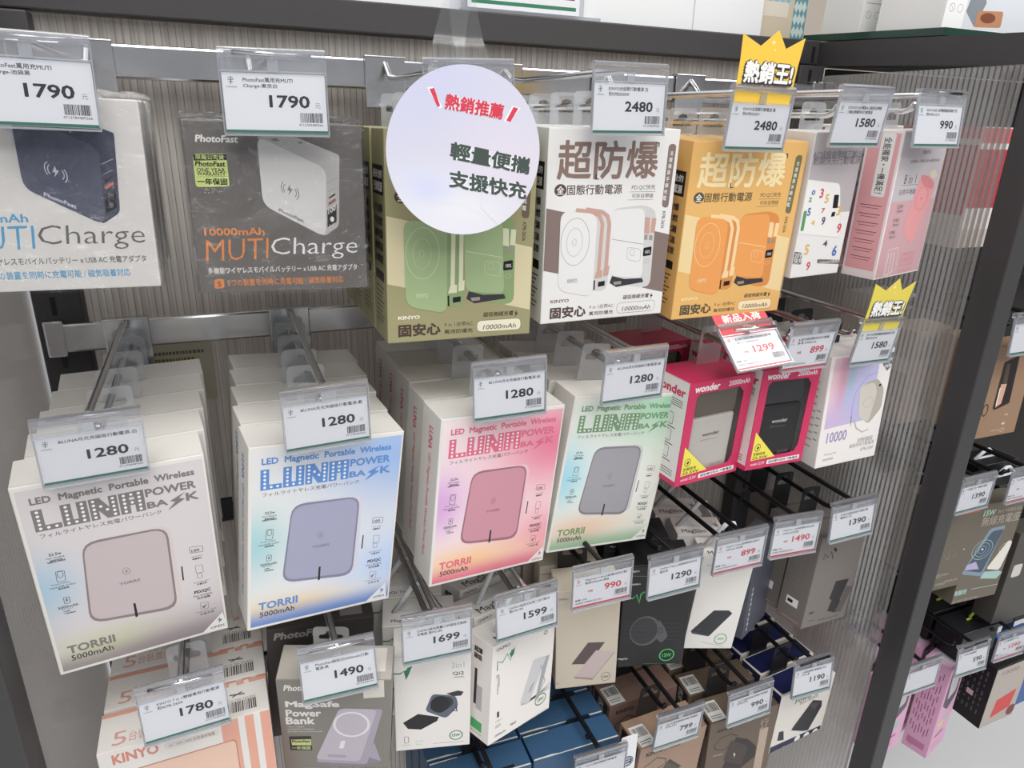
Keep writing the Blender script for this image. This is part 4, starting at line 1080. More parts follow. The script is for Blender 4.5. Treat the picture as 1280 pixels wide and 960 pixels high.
rG = carton('power_bank_box', POSE['G'], .034, '#e9dedd', 'pink box with handheld power bank picture, right end of the top rail', 'box', 'boxes at the right of the top rail', pink_front, pink_side('#e5a2a6'), pal=PKP, hook='t990')
g2 = (.5900, -.217, POSE['G'][2]+.003, 4, 1, -1, .081, .134)
rG2 = carton('power_bank_box', g2, .040, '#e0d8d5', 'brown sided box standing behind the pink box', 'box', 'boxes at the right of the top rail', pink_front, pink_side('#7d655c'), pal=dict(PKP,PK='#8b6f66',PK2='#7a6058'), hook='t990')

# ---- row 2 : four moon boxes
LUN = dict(
 white=dict(T='#7f7a79',e='#8d7d80',E='#d6cac6',D='#c6b7b9',grad=('#d8d0d1',[(.03,.52,.20,.16,'#a9c8dc',1),(.30,.90,.30,.10,'#ccd0a2',1),(.85,.95,.5,.14,'#a39497',.8)],'#8f8284')),
 blue=dict(T='#5690d8',e='#85839c',E='#d4d2e0',D='#a3a3bf',grad=('#e6e5e2',[(1.0,.10,.55,.32,'#9abaec',1),(.03,.52,.22,.18,'#a4d3d8',1),(1.05,.75,.5,.2,'#b9d0f4',1),(.25,.90,.4,.07,'#e9cfa6',1)],'#3e78c8')),
 pink=dict(T='#e66486',e='#a06a76',E='#f0c0ca',D='#d08e9e',grad=('#f4e4e4',[(1.0,.22,.6,.3,'#f0789a',1),(.03,.5,.22,.2,'#dca6df',1),(1.0,.8,.5,.2,'#f4a0b0',1),(.30,.88,.5,.10,'#fbc68e',1)],'#e8607c')),
 green=dict(T='#76a072',e='#868088',E='#cfccce',D='#a09ea4',grad=('#e8eae0',[(.95,.06,.6,.25,'#a6dcb8',1),(.03,.5,.22,.2,'#9cd8e8',1),(.30,.86,.4,.10,'#f0cdb0',1)],'#86b488')))
def luna(key, k, label, n):
    P = POSE[k]; pal = dict(LUN[key]); gr = pal.pop('grad'); w, h = P[6], P[7]
    gm = gradient('printed_blend_'+key, gr[0], gr[1], gr[2], w, h); pal['G'] = gm; pal['k'] = '#1b1b1e'
    def front(p, W, H):
        p.rr([(2.4,3.2),(W-1.5,3.2),(W-1.5,H-2.6),(2.4,H-2.6)],.4,'G'); p.art(ART['luna'])
    def side(p, d, H):
        p.vert('LUNA', d*.40, 14, d*.62, 34, 'T', .03); p.vert('LED Magnetic Portable Wireless Power Bank', d*.42, 38, d*.60, H-22, 'T', .012)
    def rside(p, d, H): p.rect(3,H-40,d-3,H-24,'#cfcbc6'); p.bars(5,H-38,d-5,H-27,'k',18)
    tk = dict(H='t1280w',I='t1280b',J='t1280p',K='t1280g')[k]
    r = carton('moon_power_bank_box', P, .0365, '#e6e2db', label, 'box', 'moon power bank boxes', front, side, rside, pal=pal, hook=tk)
    queue(r, n, .0440, f'{key} lettered moon power bank box'.replace('white lettered','grey lettered'))
luna('white','H','grey lettered moon power bank box with beige bank picture, left end of the second rail',4)
luna('blue','I','blue lettered moon power bank box with lilac bank picture',4)
luna('pink','J','pink lettered moon power bank box with rose bank picture',4)
luna('green','K','green lettered moon power bank box with grey bank picture',3)

# ---- row 2 right : pink window boxes, white box with fan-shaped bank
WON = dict(W='#f2eeee',Y='#f0e024',k='#1d1d1d',K='#3c3a3a',P='#d3155a')
def window_box(k, dark, label):
    P = POSE[k]; w, h, d = P[6], P[7], .050
    x0, x1, zt, zb = -.030*w/.08, .0295*w/.08, h-.0115, .012
    hole = [(x0,zb+.000),(x0+.0,zt-.004),(x0+.004,zt),(x1-.006,zt),(x1,zt-.006),(x1,zb+.008),(x1-.004,zb+.001),(x1-.012,zb)]
    def shell(mb, w, d, h):
        pk = mat('#d3155a',.38); wh = mat('#e6e2de',.45); ins = mat('#b9b4b0',.6)
        mb.plate([[(-w/2,0),(w/2,0),(w/2,h),(-w/2,h)], hole], lambda a, c, t: (a, t, c), .0007, pk)
        mb.box((-w/2,.0008,0),(-w/2+.0007,d,h), wh); mb.box((w/2-.0007,.0008,0),(w/2,d,h), wh)
        mb.box((-w/2,d-.0007,0),(w/2,d,h), ins); mb.box((-w/2+.0007,.0008,0),(w/2-.0007,d-.0007,.0007), pk); mb.box((-w/2,.0008,h-.0007),(w/2,d,h), pk)
    def front(p, W, H):
        q = lambda s, x0, y0, x1, y1, c, b=0, sh=0: p.text(s, x0*W, y0*H, x1*W, y1*H, c, b, sh, False)
        q('wonder',.08,.025,.46,.095,'W',.03,.1); q('20000mAh',.60,.035,.94,.085,'W',.01)
        p.poly([(.07*W,.61*H),(.48*W,.895*H),(.07*W,.905*H)],'Y'); p.ell(.15*W,.775*H,.048*W,.04*H,'k',.6); p.poly([(.16*W,.75*H),(.13*W,.785*H),(.15*W,.785*H),(.14*W,.81*H),(.18*W,.77*H),(.16*W,.77*H)],'k')
        q('芝麻快充',.09,.825,.30,.86,'k',.01); q('22.5W',.09,.868,.35,.896,'k',.012,.2)
        p.rect(.36*W,.925*H,.94*W,.968*H,'W'); q('磁吸雙向快充 行動電源',.39,.932,.91,.961,'k',.01); q('wonder 22.5W',.08,.93,.32,.96,'W')
    def side(p, D, H):
        p.text('wonder',3,7,D-4,16,'P',.03)
        for i in range(4): p.line([(6,20+i*2),(D-6,20+i*2)],.7,'K')
        for i in range(3): p.rr([(D*.25,34+i*17),(D*.7,34+i*17),(D*.7,46+i*17),(D*.25,46+i*17)],2,'K',.5); p.line([(D*.2,48.5+i*17),(D*.78,48.5+i*17)],.9,'K')
        for i in range(3): p.line([(6,H-14+i*2.5),(D-6,H-14+i*2.5)],.7,'K')
        p.rect(0,H-5,D,H,'P')
    r = carton('window_power_bank_box', P, d, 'x', label, 'box', 'pink window boxes', front, side, tab=None, pal=WON, shell=shell, top=False)
    mb = MB(); bx = [(-.0265,.006,.006),(.026,.022,.0)]
    body = mat('#cfc9bf' if not dark else '#262426',.35); capm = mat('#6b6055' if not dark else '#38353a',.3)
    s = h/.104; mb.box((-.028,.0030,.005),(.027,.024,.066*s), body, .003); 
    pp = Print(mb, lambda a, c, n: (a/1000, .0030-n*EPS, c/1000), {}); 
    def up(s_, x0, z0, x1, z1, c, b=0):
        V, F, a0, a1, b0, b1 = glyphs(s_, b); pp.put([(x0+(x-a0)/(a1-a0)*(x1-x0), z0+(y-b0)/(b1-b0)*(z1-z0)) for x,y in V], F, c)
    up('wonder',-12,46,10,50,'#5c5650' if not dark else '#d8d2d0',.02); up('20000mAh power',-14,41,9,43,'#8a837b'); up('22.5W',4,12,20,15,'#a49c94' if not dark else '#8a8486',.01)
    pb = mb.build('power_bank', r); mb = MB(); mb.box((-.028,.0030,.0665*s),(.027,.024,h-.009), capm, .003); mb.build('cap', pb)
    mb = MB(); V, F = filled([hole]); mb.add([(a,.0012,c) for a,c in V], F, M_FILM); mb.build('window_film', r)
    mb = MB(); dxt = max(-.02, min(.02, TAGP[dict(L='t1299',M='t899')[k]][0]-P[0]-math.sin(math.radians(P[5]))*h+math.sin(math.radians(P[3]))*d*.75))
    mb.plate([rrect(-.015,-.006,.015,.038,.004), rrect(-.012,.0205,.012,.0315,.004)], lambda a, c, t: (a+dxt, d*.75+t, h+c), .0006, M_TAB); mb.build('hang_tab', r)
    return r
rL = window_box('L', False, 'pink window box with a cream power bank, right of the green moon box')
c = copy_tree(rL); c.location.y += .112; c.location.x += .008; c['label'] = 'pink window box pushed back behind the cream bank one, under the yellow box'
rM = window_box('M', True, 'pink window box with a black power bank')
c = copy_tree(rM); c.location.y += .058; c['label'] = 'pink window box hidden behind the black bank one'
def fan_front(p, W, H):
    g = gradient('printed_holo', '#c9c3ea', [(.0,.2,.35,.4,'#f0c6cc',1),(.25,.25,.10,.5,'#e88a9a',.8),(.36,.3,.08,.5,'#8fc6cc',.8),(.6,.5,.35,.3,'#b6b6e6',1),(.2,.6,.3,.15,'#cbb4dc',1)], '#d6d2ea', W/1000, H/1000)
    def sp(s, it):
        if it[0] == 'gradN': s.rr([(W*.05,2.5),(W*.78,2.5),(W*.80,H*.62),(W*.05,H*.64)],1,g)
    p.art(ART['fan'], sp)
def fan_side(p, d, h):
    for i in range(10): p.line([(d*.35,30+i*8),(d*.7,30+i*8)],2,'#c9a6a6')
    for i in range(5): p.line([(d*.75,60+i*8),(d*.9,60+i*8)],1.4,'#9c9296')
rN = carton('power_bank_box', POSE['N'], .036, '#ebe6e2', 'white box with a lavender patch under the lower yellow crown sign', 'box', 'boxes at the right of the second rail', fan_front, fan_side, pal=dict(K2='#7b7478',G1='#cfc8bd',G2='#b5ada2',P2='#a394c0',SH='#6b6f78'), hook='t1580b', tabm=M_BLACKPL)
queue(rN, 2, .042, 'white box with a lavender patch')

# ---- row 3
PEA = dict(PC='#eba98f',PC2='#e08c78',PT='#dfa197',WB='#ece7e1')
def peach_front(p, W, H):
    p.rect(.4,.4,W-.4,H-.4,'PC'); p.rect(.4,.4,88,24,'WB')
    def sp(s, it):
        if it[0] == 'pwin': s.rr([(6,23),(98,21),(98,H-14),(6,H-14)],4,'#c98f76'); s.rr([(7.2,24.2),(97,22.2),(97,H-15),(7.2,H-15)],4,'#f0c8b0')
    p.art([('pwin',)], sp)
    for x in (101,113): p.rect(x,.4,x+5,H-.4,'W')
    p.text('KINYO',9.5,3.5,42,13.5,'PC2',.03); p.rr([(47,7),(85,7),(85,11.5),(47,11.5)],1,'PC2',.2); p.text('AC 100V-240V全球通用電壓',49,7.7,83,10.8,'#8a7a72',.004)
def peach_top(p, W, D):
    p.rect(.5,.5,W-.5,5,'PC'); p.text('5',10,D-19,20,D-5,'PT',0); p.text('台裝置同時充電',21.5,D-16.5,70,D-6,'PT',0); p.text('2 AC USB-A USB-C',30,D-22,62,D-18.5,'#b9aca6')
    p.bars(92,D-18,116,D-6,'#4a4542',24); p.text('4710 706 266305',92,D-21,116,D-18.6,'#8a8480'); p.line([(96,D-27),(108,D-25)],1.4,'#3f5f58'); p.line([(98,D-24),(106,D-28)],1.2,'#3f5f58')
    p.rect(96,.5,102,5,'WB'); p.rect(108,.5,112,5,'WB')
rO = carton('charger_box', POSE['O'], .042, '#ece7e1', 'white and peach charger box at the bottom left, front of its queue', 'box', 'peach charger boxes', peach_front, None, peach_front and (lambda p, d, h: p.rect(.4,.4,d-.4,h-.4,'PC')), peach_top, pal=PEA, hook='t1780')
queue(rO, 2, .0445, 'white and peach charger box with a printed top')
MS = dict(W='#efedea',Y='#cfdb8a',k='#2c2b28',PV='#c9c0cc',PV1='#efecef',PV2='#b2a8b8',PV3='#8f8798',CW='#e3ddd2')
def ms_front(p, W, H): p.art(ART['msafe'])
rP = carton('power_bank_box', POSE['P'], .034, '#8a857c', 'grey box with a lilac stand power bank picture, under the blue moon box', 'box', 'boxes on the third rail', ms_front, None, pal=MS, hook='t1490', top=lambda p, W, D: (p.rect(.6,.6,W-.6,D-.8,'#b0aaa0'), p.rect(W-24,3,W-6,D-8,'#d8d2c8')))
P2 = list(POSE['P']); P2[0] -= .004; P2[1] += .058; P2[3] = -4; P2[4] = 3; P2[2] += .004
rP2 = carton('power_bank_box', tuple(P2), .034, '#4a4644', 'dark grey box behind the lilac power bank box', 'box', 'boxes on the third rail', lambda p, W, H: p.text('PhotoFast',6,5,52,13,'#b5b0ac',.03,.15), pal=MS, hook='t1490', top=lambda p, W, D: p.rect(W-30,6,W-10,D-6,'#8d8886'))
P3 = list(P2); P3[1] += .042; P3[0] += .002
rP3 = carton('power_bank_box', tuple(P3), .034, '#4f4b48', 'dark grey box at the back of the lilac power bank hook', 'box', 'boxes on the third rail', lambda p, W, H: p.text('PhotoFast',6,5,52,13,'#b5b0ac',.03,.15), pal=MS, hook='t1490', top=lambda p, W, D: p.rect(W-30,6,W-10,D-6,'#8d8886'))
QI = dict(GR='#1f7f52',LG='#a9c4b6',NB='#5c6478',k2='#33343a',k='#1e1f23',SV='#c8c8cb',SV2='#a5a6ab',SV3='#d3d0ce',K2='#78757a',GN='#2ec45e',GN2='#3fae62',k3='#55565a',k4='#2f3033',NB2='#4a4a66',W2='#bfbdb8')
def topword(t, b=.01):
    return lambda p, W, D: (p.text(t, W*.12, D-9, W*.62, D-4, 'K', b), p.line([(1.2,D-1.6),(W-1.2,D-1.6)],.25,'#8d8a86'))
rQ = carton('wireless_charger_box', POSE['Q'], .040, '#e9e4df', 'white box with a folding black wireless charger picture, under the 1699 tag', 'box', 'boxes on the third rail', lambda p, W, H: p.art(ART['qi']), pal=QI, tab='tri', hz=.026, top=topword('MagQi Travel'))
queue(rQ, 2, .045, 'white folding charger box with a triangular hanger')
def stand_side(p, d, h):
    p.text('超薄',d*.30,9,d*.62,15,'K',.04); p.text('磁吸',d*.30,16,d*.62,22,'K',.04); p.rect(d*.36,32,d*.46,h-34,'#2a2a2e'); p.rect(d*.46,48,d*.68,h-30,'#b9b7ba'); p.rect(d*.30,h-18,d*.72,h-8,'#3fae62'); p.line([(d*.3,h-5),(d*.72,h-5)],.6,'GR')
R_ = POSE['R']; R_ = (R_[0]-.0025,)+tuple(R_[1:])
rR = carton('power_bank_box', R_, .036, '#e9e4df', 'white box with a silver stand power bank picture, turned askew under the 1599 tag', 'box', 'boxes on the third rail', lambda p, W, H: p.art(ART['stand']), stand_side, pal=QI, tab='tri', hz=.03, top=topword('MagSlim'))
queue(rR, 2, .045, 'white silver-stand box with a triangular hanger', 1.2)
S_ = (.2990,-.25,.9640,-15,4.5,-3.0,.064,.130)
BE = dict(K2='#6f675c',BD='#5b4a4c',BP='#c3b0ae',BP2='#9c8a88')
rS = carton('power_bank_box', S_, .034, '#c9bda9', 'beige box with two slim power banks pictured, under the red 990 tag', 'box', 'boxes on the third rail', lambda p, W, H: p.art(ART['beige']), pal=BE, hook='t990r', tabm=M_BLACKPL)
queue(rS, 2, .043, 'beige slim power bank box')
rT = carton('car_charger_box', POSE['T'], .040, '#1d1d1f', 'black box with a round car charger picture, under the 1290 tag', 'box', 'boxes on the third rail', lambda p, W, H: p.art(ART['black']), pal=QI, hook='t1290', tabm=M_BLACKPL)
queue(rT, 2, .046, 'black car charger box')
rU = carton('power_bank_box', POSE['U'], .034, '#e9e5df', 'white box with a slim navy power bank picture, beside the black box', 'box', 'boxes on the third rail', lambda p, W, H: p.art(ART['slim']), pal=QI, tab='tri', hz=.026, top=topword('MagSlim'))
queue(rU, 2, .045, 'white slim power bank box with a triangular hanger', 1.2)
V_ = (0.5445,-0.2219,.9495,25,0,0,.062,.125)
rV = carton('power_bank_box', V_, .030, '#585c68', 'slate grey box hanging crooked behind the white slim box', 'box', 'boxes on the third rail', lambda p, W, H: ([p.rect(7,H*.45+i*7,10+(i%2),H*.45+i*7+4.5,'#c4c6cc') for i in range(9)]), pal=QI, hook='t1490r', tabm=M_BLACKPL)
GW = dict(k='#1e1d1d',k2='#2f2d2d',PV3='#5b5454')
def gw_side(p, d, h):
    p.rect(d*.25,h-30,d*.70,h-20,'W'); p.rect(d*.30,h-27,d*.5,h-23,'k'); p.line([(d*.2,h-4),(d*.85,h-4)],.8,'#c98a6a')
    for i in range(5): p.vert('ONPRO', d*.2+i*3, 20, d*.2+i*3+1.2, 70, '#8a847e')
rW = carton('power_bank_box', POSE['W'], .036, '#77706a', 'dark grey box with a black stand picture, right end of the third rail', 'box', 'boxes on the third rail', lambda p, W, H: p.art(ART['greyw']), gw_side, pal=GW, hook='t1390', tabm=M_BLACKPL)
queue(rW, 2, .040, 'dark grey stand power bank box')
# ---- row 4
def blue_front(p, W, H): p.rect(.6,2.2,W-.6,H-2,'#31587c')
def blue_top(p, W, D): p.poly([(1,D-2.0),(W*.22,D-2.4),(W*.30,D-1.2),(W-1,D-2.0),(W-1,D-.3),(1,D-.3)],'#d9d3c8'); p.poly([(1,.3),(1,2.0),(W*.3,1.2),(W*.3,.3)],'#d9d3c8')
rX1 = carton('power_bank_box', POSE['X1'], .033, '#31587c', 'blue topped box at the bottom edge, left of the two blue stacks', 'box', 'blue topped boxes', blue_front, lambda p, d, h: p.rect(.6,1,d-.6,h-1,'#2b4f70'), top=blue_top, hz=.018, tabm=M_BLACKPL)
queue(rX1, 3, .036, 'left stack blue topped box')
rX2 = carton('power_bank_box', POSE['X2'], .033, '#31587c', 'blue topped box at the bottom edge, right of the two blue stacks', 'box', 'blue topped boxes', blue_front, lambda p, d, h: p.rect(.6,1,d-.6,h-1,'#2b4f70'), top=blue_top, hook='tbot', tabm=M_BLACKPL)
queue(rX2, 4, .036, 'right stack blue topped box')
BK = dict(k='#2a211e',k2='#463a36',k4='#332a27',W2='#e0dcd6',LB='#b9a48f')
def code_top(p, W, D): p.rect(3,D-30,23,D-2,'W'); p.bars(5,D-27,21,D-15,'k',14); p.line([(5,D-9),(20,D-9)],.8,'k'); p.line([(5,D-6),(18,D-6)],.8,'k'); p.line([(1.2,D-1.2),(W-1.2,D-1.2)],.25,'#5c4a42')
def bk_side(p, d, h):
    p.rect(d*.12,3,d*.88,26,'k'); p.vert('KPB-2300', d*.35,5,d*.65,24,'W',.03)
    for i in range(6): p.rect(d*.2,32+i*9,d*.75,38+i*9,'k')
rYb = carton('power_bank_box', POSE['Yb'], .040, '#876a5d', 'rose brown box with a looped cable picture, pushed back on its hook', 'box', 'brown cable power bank boxes', lambda p, W, H: p.art(ART['brownk']), bk_side, top=code_top, pal=BK, hook='t799', tabm=M_BLACKPL)
queue(rYb, 1, .045, 'rose brown cable power bank box')
Y_ = (.4115,-.262,.7500,4,2,3,.094,.110)
rY = carton('power_bank_box', Y_, .040, '#a5866f', 'rose brown box half cut by the bottom edge, under the 799 tag', 'box', 'brown cable power bank boxes', lambda p, W, H: p.art(ART['brownk']), bk_side, top=code_top, pal=dict(BK,k2='#5a5240',k4='#4a4434'), hook='t799', tabm=M_BLACKPL)
rZ = carton('power_bank_box', POSE['Z'], .036, '#6d5c4d', 'olive brown box with a looped cable picture, under the lower 990 tag', 'box', 'olive brown cable boxes', lambda p, W, H: p.art(ART['olive']), bk_side, top=code_top, pal=BK, hook='t990c', tabm=M_BLACKPL)
queue(rZ, 2, .044, 'olive brown cable box with barcode label')
NV = dict(NV='#1c2148',GR='#3f6f68',k2='#2d2e33',k4='#46474c',K2='#7a7674')
def navy_top(p, W, D): p.rr([(1.5,1.5),(W-1.5,1.5),(W-3,D-2.5),(3,D-2.5)],2,'#1c2358')
rAA = carton('power_bank_box', POSE['AA'], .032, '#e2dcd2', 'white and navy box with a black slim power bank picture, bottom right of the bay', 'box', 'navy topped boxes', lambda p, W, H: p.art(ART['navy']), lambda p, d, h: (p.rect(1,1,d-1,h-1,'#1c2148'), p.vert('Power Bank',d*.3,8,d*.6,30,'W',.02)), top=navy_top, pal=NV, hook='t1190', tabm=M_BLACKPL)
queue(rAA, 3, .037, 'navy topped slim power bank box')

# ------------------------------------------------------------------ tags and hooks of the main bay
TH = tag_and_hook
TH('t1790L','1790 price tag at the left edge of the picture on the top rail',[('PhotoFast萬用充MUTI',28),('Charge-池袋黑',18)],'1790','chrome hook behind the leftmost 1790 tag',0)
TH('t1790','1790 price tag above the grey flat charger box',[('PhotoFast萬用充MUTI',28),('Charge-東京白',19)],'1790','chrome hook behind the 1790 tag of the grey flat box',0)
TH('disc_tag','blank clear tag holder behind the round white sign',None,None,'chrome hook behind the round white sign',0)
TH('t2480a','2480 price tag above the white brown-lettered box',[('KINYO全固態行動電源 白',32),('色KPB2656W',17)],'2480','chrome hook behind the plain 2480 tag',0)
TH('t2480b','2480 price tag with the yellow crown sign above the yellow box',[('KINYO全固態行動電源 橘',32),('色KPB2656Y',17)],'2480','chrome hook behind the crowned 2480 tag',0)
TH('t1580','1580 price tag above the box with coloured digits',[('i5OOSOU台灣製AC插座自帶線',40),('三輸出數顯快充行動電源',30)],'1580','chrome hook behind the 1580 tag of the digit box',0)
TH('t990','990 price tag above the pink box on the top rail',[('KINYO8合1自帶線鏡面無線行充',40),('粉KPB-3310',17)],'990','chrome hook behind the 990 tag of the pink box',0)
for k, c_, nm, cw in (('t1280w','白','grey lettered',0),('t1280b','藍','blue lettered',0),('t1280p','粉','pink lettered',0),('t1280g','綠','green lettered',0)):
    TH(k,f'1280 price tag on the {nm} moon box',[('&LUNA月光充磁吸行動電源-'+c_,43)],'1280',f'chrome hook of the {nm} moon boxes',1)
TH('t1299','1299 red price tag flipped up with a red new-arrival strip',[('&-旋行磁吸雙向快充行動電',40),('源-白 20000mAh',24)],'1299','chrome hook of the cream power bank window box',1,red=True)
TH('t899','899 red price tag of the black power bank window box',[('&-旋行磁吸雙向快充行動電',40),('源-黑 20000mAh',24)],'899','chrome hook of the black power bank window box',1,red=True)
TH('t1580b','1580 price tag with the lower yellow crown sign',[('KINYO自帶掛繩磁吸無線快充行電',42),('源KPB2560',17)],'1580','chrome hook behind the lower crowned 1580 tag',1)
TH('t1780','1780 price tag on the peach charger boxes',[('KINYO 7 in 1雙線萬用行動電源',43),('粉KPB-2650',17)],'1780','chrome hook of the peach charger boxes',2)
TH('t1490','1490 price tag on the grey lilac power bank box',[('PhotoFast磁吸式5000mAh行動',42),('電源-黑',10)],'1490','chrome hook of the lilac power bank box',2)
TH('t1699','1699 price tag on the white folding charger box',[('ONPRO磁吸摺疊三折磁吸式無線',43),('充電器 黑MG-8K',22)],'1699','chrome hook of the folding charger boxes',2)
TH('t1599','1599 price tag on the white silver-stand box',[('ONPRO磁吸式支架二合行動充',40),('黑MS-9K',14)],'1599','chrome hook of the silver-stand boxes',2)
TH('t990r','990 red price tag on the beige box',[('MagHeat 5.8mm超薄快充行動',42),('電源5000mAh-黑鈦',24)],'990','dark hook of the beige boxes',2,M_DARKROD,True,'1290')
TH('t1290','1290 price tag on the black car charger box',[('ONPRO MagCar無線磁吸車用充',42),('電支架',9)],'1290','dark hook of the black car charger boxes',2,M_DARKROD)
TH('t899b','899 red price tag on the white slim box',[('MagSlim 5.8mm超薄磁吸支架行',40),('5000mAh 太空銀',20)],'899','dark hook of the white slim boxes',2,M_DARKROD,True,'1290')
TH('t1490r','1490 red price tag over the slate grey box',[('MagGear 1000超薄快充支架',40),('10000mAh太空銀',20)],'1490','dark hook of the slate grey box',2,M_DARKROD,True,'1790')
TH('t1390','1390 price tag on the dark grey stand box by the ribbed panel',[('ONPRO磁吸支架大容量行動',38),('電源MS-10K',16)],'1390','dark hook of the dark grey stand boxes',2,M_DARKROD)
TH('tbot','price tag at the bottom edge of the picture over the blue topped boxes',[('KINYO磁吸雙線行動電源',36)],None,'black hook of the right blue topped stack',3,M_BLACKPL)
TH('t799','799 price tag on the rose brown box',[('KINYO磁吸雙線自帶線行動電源',42),('KPB-2301',14)],'799','black hook of the rose brown boxes',3,M_BLACKPL)
TH('t990c','990 price tag on the olive brown box',[('KINYO磁吸無線自帶線行動電源',42),('KPB-2300',14)],'990','black hook of the olive brown boxes',3,M_BLACKPL)
TH('t1190','1190 price tag on the white and navy box',[('&-磁吸超薄行動電源10000',38),('MAH-黑',12)],'1190','black hook of the navy topped boxes',3,M_BLACKPL)
hook(POSE['X1'][0], .862, 'black hook of the left blue topped stack', M_BLACKPL, 3)

# ------------------------------------------------------------------ signs clipped to tags
P = TAGP['disc_tag']
r = empty('round_sign', (.153,-.2955,1.43), 0, 0, 12); r.location = Vector((.153,-.2955,1.43)) - r.rotation_euler.to_matrix() @ Vector((0,0,.052))
tag(r, 'round pale lavender sign with red and dark green characters hanging before the olive green box', 'sign')
mb = MB(); holo = gradient('iridescent_card', '#cfd0e2', [(.2,.15,.4,.3,'#c9cbe6',1),(.8,.5,.4,.3,'#dcd4e2',1),(.5,.85,.5,.2,'#e6e6ec',1),(.3,.75,.15,.1,'#d0d4f0',1)], '#e4e2ec', .104, .104)
circ = [(.052*math.cos(a*math.pi/36), .052+.052*math.sin(a*math.pi/36)) for a in range(72)]
mb.plate([circ], lambda a, c, t: (a, -.0006+t, c), .0008, holo)
pr = Print(mb, lambda a, c, n: (a/1000-.052, -.0006-n*EPS, .104-c/1000), dict(R='#dc2f4c', GD='#47554f', W='#f4f3f6', L='#e2e0ec'))
for it in ART['disc']:
    if it[0] == 'q':
        pr.quad(it[1], it[2], it[3], it[4], 'W', .075); pr.quad(*it[1:])
    else:
        for q in it[1:]:
            c_ = (sum(a[0] for a in q)/4, sum(a[1] for a in q)/4); big = [(c_[0]+(a[0]-c_[0])*1.16+(.9 if a[0]>c_[0] else -.9), c_[1]+(a[1]-c_[1])*1.1) for a in q]
            pr.poly(big, 'W'); pr.poly(q, 'R')
pr.line([(38,40),(50,42),(58,38),(70,44)],.25,'L'); pr.line([(30,88),(55,84),(80,90)],.3,'L'); pr.line([(66,66),(70,84),(84,92)],.3,'L')
mb.build('disc', r)
mb = MB()
for dx, top in ((-.016,.006),(.010,-.002)):
    V = []; n = 14
    for i in range(n+1):
        t = i/n; z = .088+.062*t; y = .004+.012*math.sin(t*2.6); w = .0125*(1-.35*t); cx = dx*(1-t)+(-.002)*t
        V += [(cx-w,y+ (0 if dx<0 else .004),z),(cx+w,y+(0 if dx<0 else .004),z)]
    mb.add(V, [(2*i,2*i+1,2*i+3,2*i+2) for i in range(n)], M_STRIP, True)
st = mb.build('clear_strip', r); st.rotation_mode = 'XYZ'; st.rotation_euler = (0, math.radians(-12), 0); st.location = (.014,0,.004)
def crown(k, label, dim):
    ycol = '#f8c808' if not dim else '#e6d22c'
    P = TAGP[k]; r = empty('crown_sign', P[:3], P[3], P[4], P[5]); tag(r, label, 'sign', 'yellow crown signs')
    out = [(-27,-6),(27,-6),(28.5,40),(30,58),(13,49.5),(3,61.5),(-11.5,50),(-30,57),(-28.5,40)]
    mb = MB(); mb.plate([[(a/1000,c/1000) for a,c in out]], lambda a, c, t: (a, .00030+t, c), .0004, mat(ycol,.4))
    p = Print(mb, lambda a, c, n: (a/1000, .00030-n*EPS, c/1000), {})
    def up(s_, x0, z0, x1, z1, c, b, sh=0):
        V, F, a0, a1, b0, b1 = glyphs(s_, b); p.put([(x0+(x-a0)/(a1-a0)*(x1-x0)+sh*(y-b0)*3, z0+(y-b0)/(b1-b0)*(z1-z0)) for x,y in V], F, c)
    up('熱銷王!',-24.5,22.2,26.5,40.8,'#3d3a3e',.10); up('熱銷王!',-23.5,23.4,25.2,40.6,'#3d3a3e',.07); up('熱銷王!',-22.8,24.6,24.8,40.2,'#f4f2ee',.035)
    for (a, c, q) in ((0,53,2.2),(2.5,48,1.2)): p.poly([(a,c+q),(a+q*.25,c+q*.25),(a+q,c),(a+q*.25,c-q*.25),(a,c-q),(a-q*.25,c-q*.25),(a-q,c),(a-q*.25,c+q*.25)],'#fdf3c0')
    mb.build('crown_card', r); return r
crown('t2480b','yellow crown sign above the 2480 tag of the yellow box',0)
crown('t1580b','yellow crown sign above the 1580 tag by the ribbed panel',1)
P = TAGP['t1299']; r = empty('new_arrival_sign', P[:3], P[3], P[4], P[5]); tag(r, 'red new-arrival strip with white characters above the 1299 tag', 'sign')
mb = MB(); mb.plate([rpoly([(-.029,.006),(.029,.006),(.029,.036),(-.029,.039)],.006)], lambda a, c, t: (a, .0003+t, c), .0004, mat('#d6323f',.4))
p = Print(mb, lambda a, c, n: (a/1000, .0003-n*EPS, c/1000), {}); V, F, a0, a1, b0, b1 = glyphs('新品入荷', .02)
p.put([(-20+(x-a0)/(a1-a0)*42, 23.8+(y-b0)/(b1-b0)*8.5) for x,y in V], F, '#f4ecea'); mb.build('strip_card', r)
P = TAGP['tbot']; r = empty('hang_label', (P[0]+.036,-.276,P[2]), 0,0,0); tag(r, 'white hanging label with a round dark blue emblem at the bottom edge', 'label')
mb = MB(); mb.plate([rrect(-.010,-.045,.010,.024,.002)], lambda a, c, t: (a, t, c), .0006, mat('#e8e8ea',.4))
p = Print(mb, lambda a, c, n: (a/1000, -n*EPS, c/1000), {}); p.ell(0,-12,7.5,7.5,'#27425f'); p.ell(0,-12,6.4,6.4,'#e8e8ea',.5); p.line([(-3,-9),(2,-8),(3,-11),(-3,-13),(-2,-16),(3,-15)],1.3,'#e8e8ea'); mb.build('label_card', r)

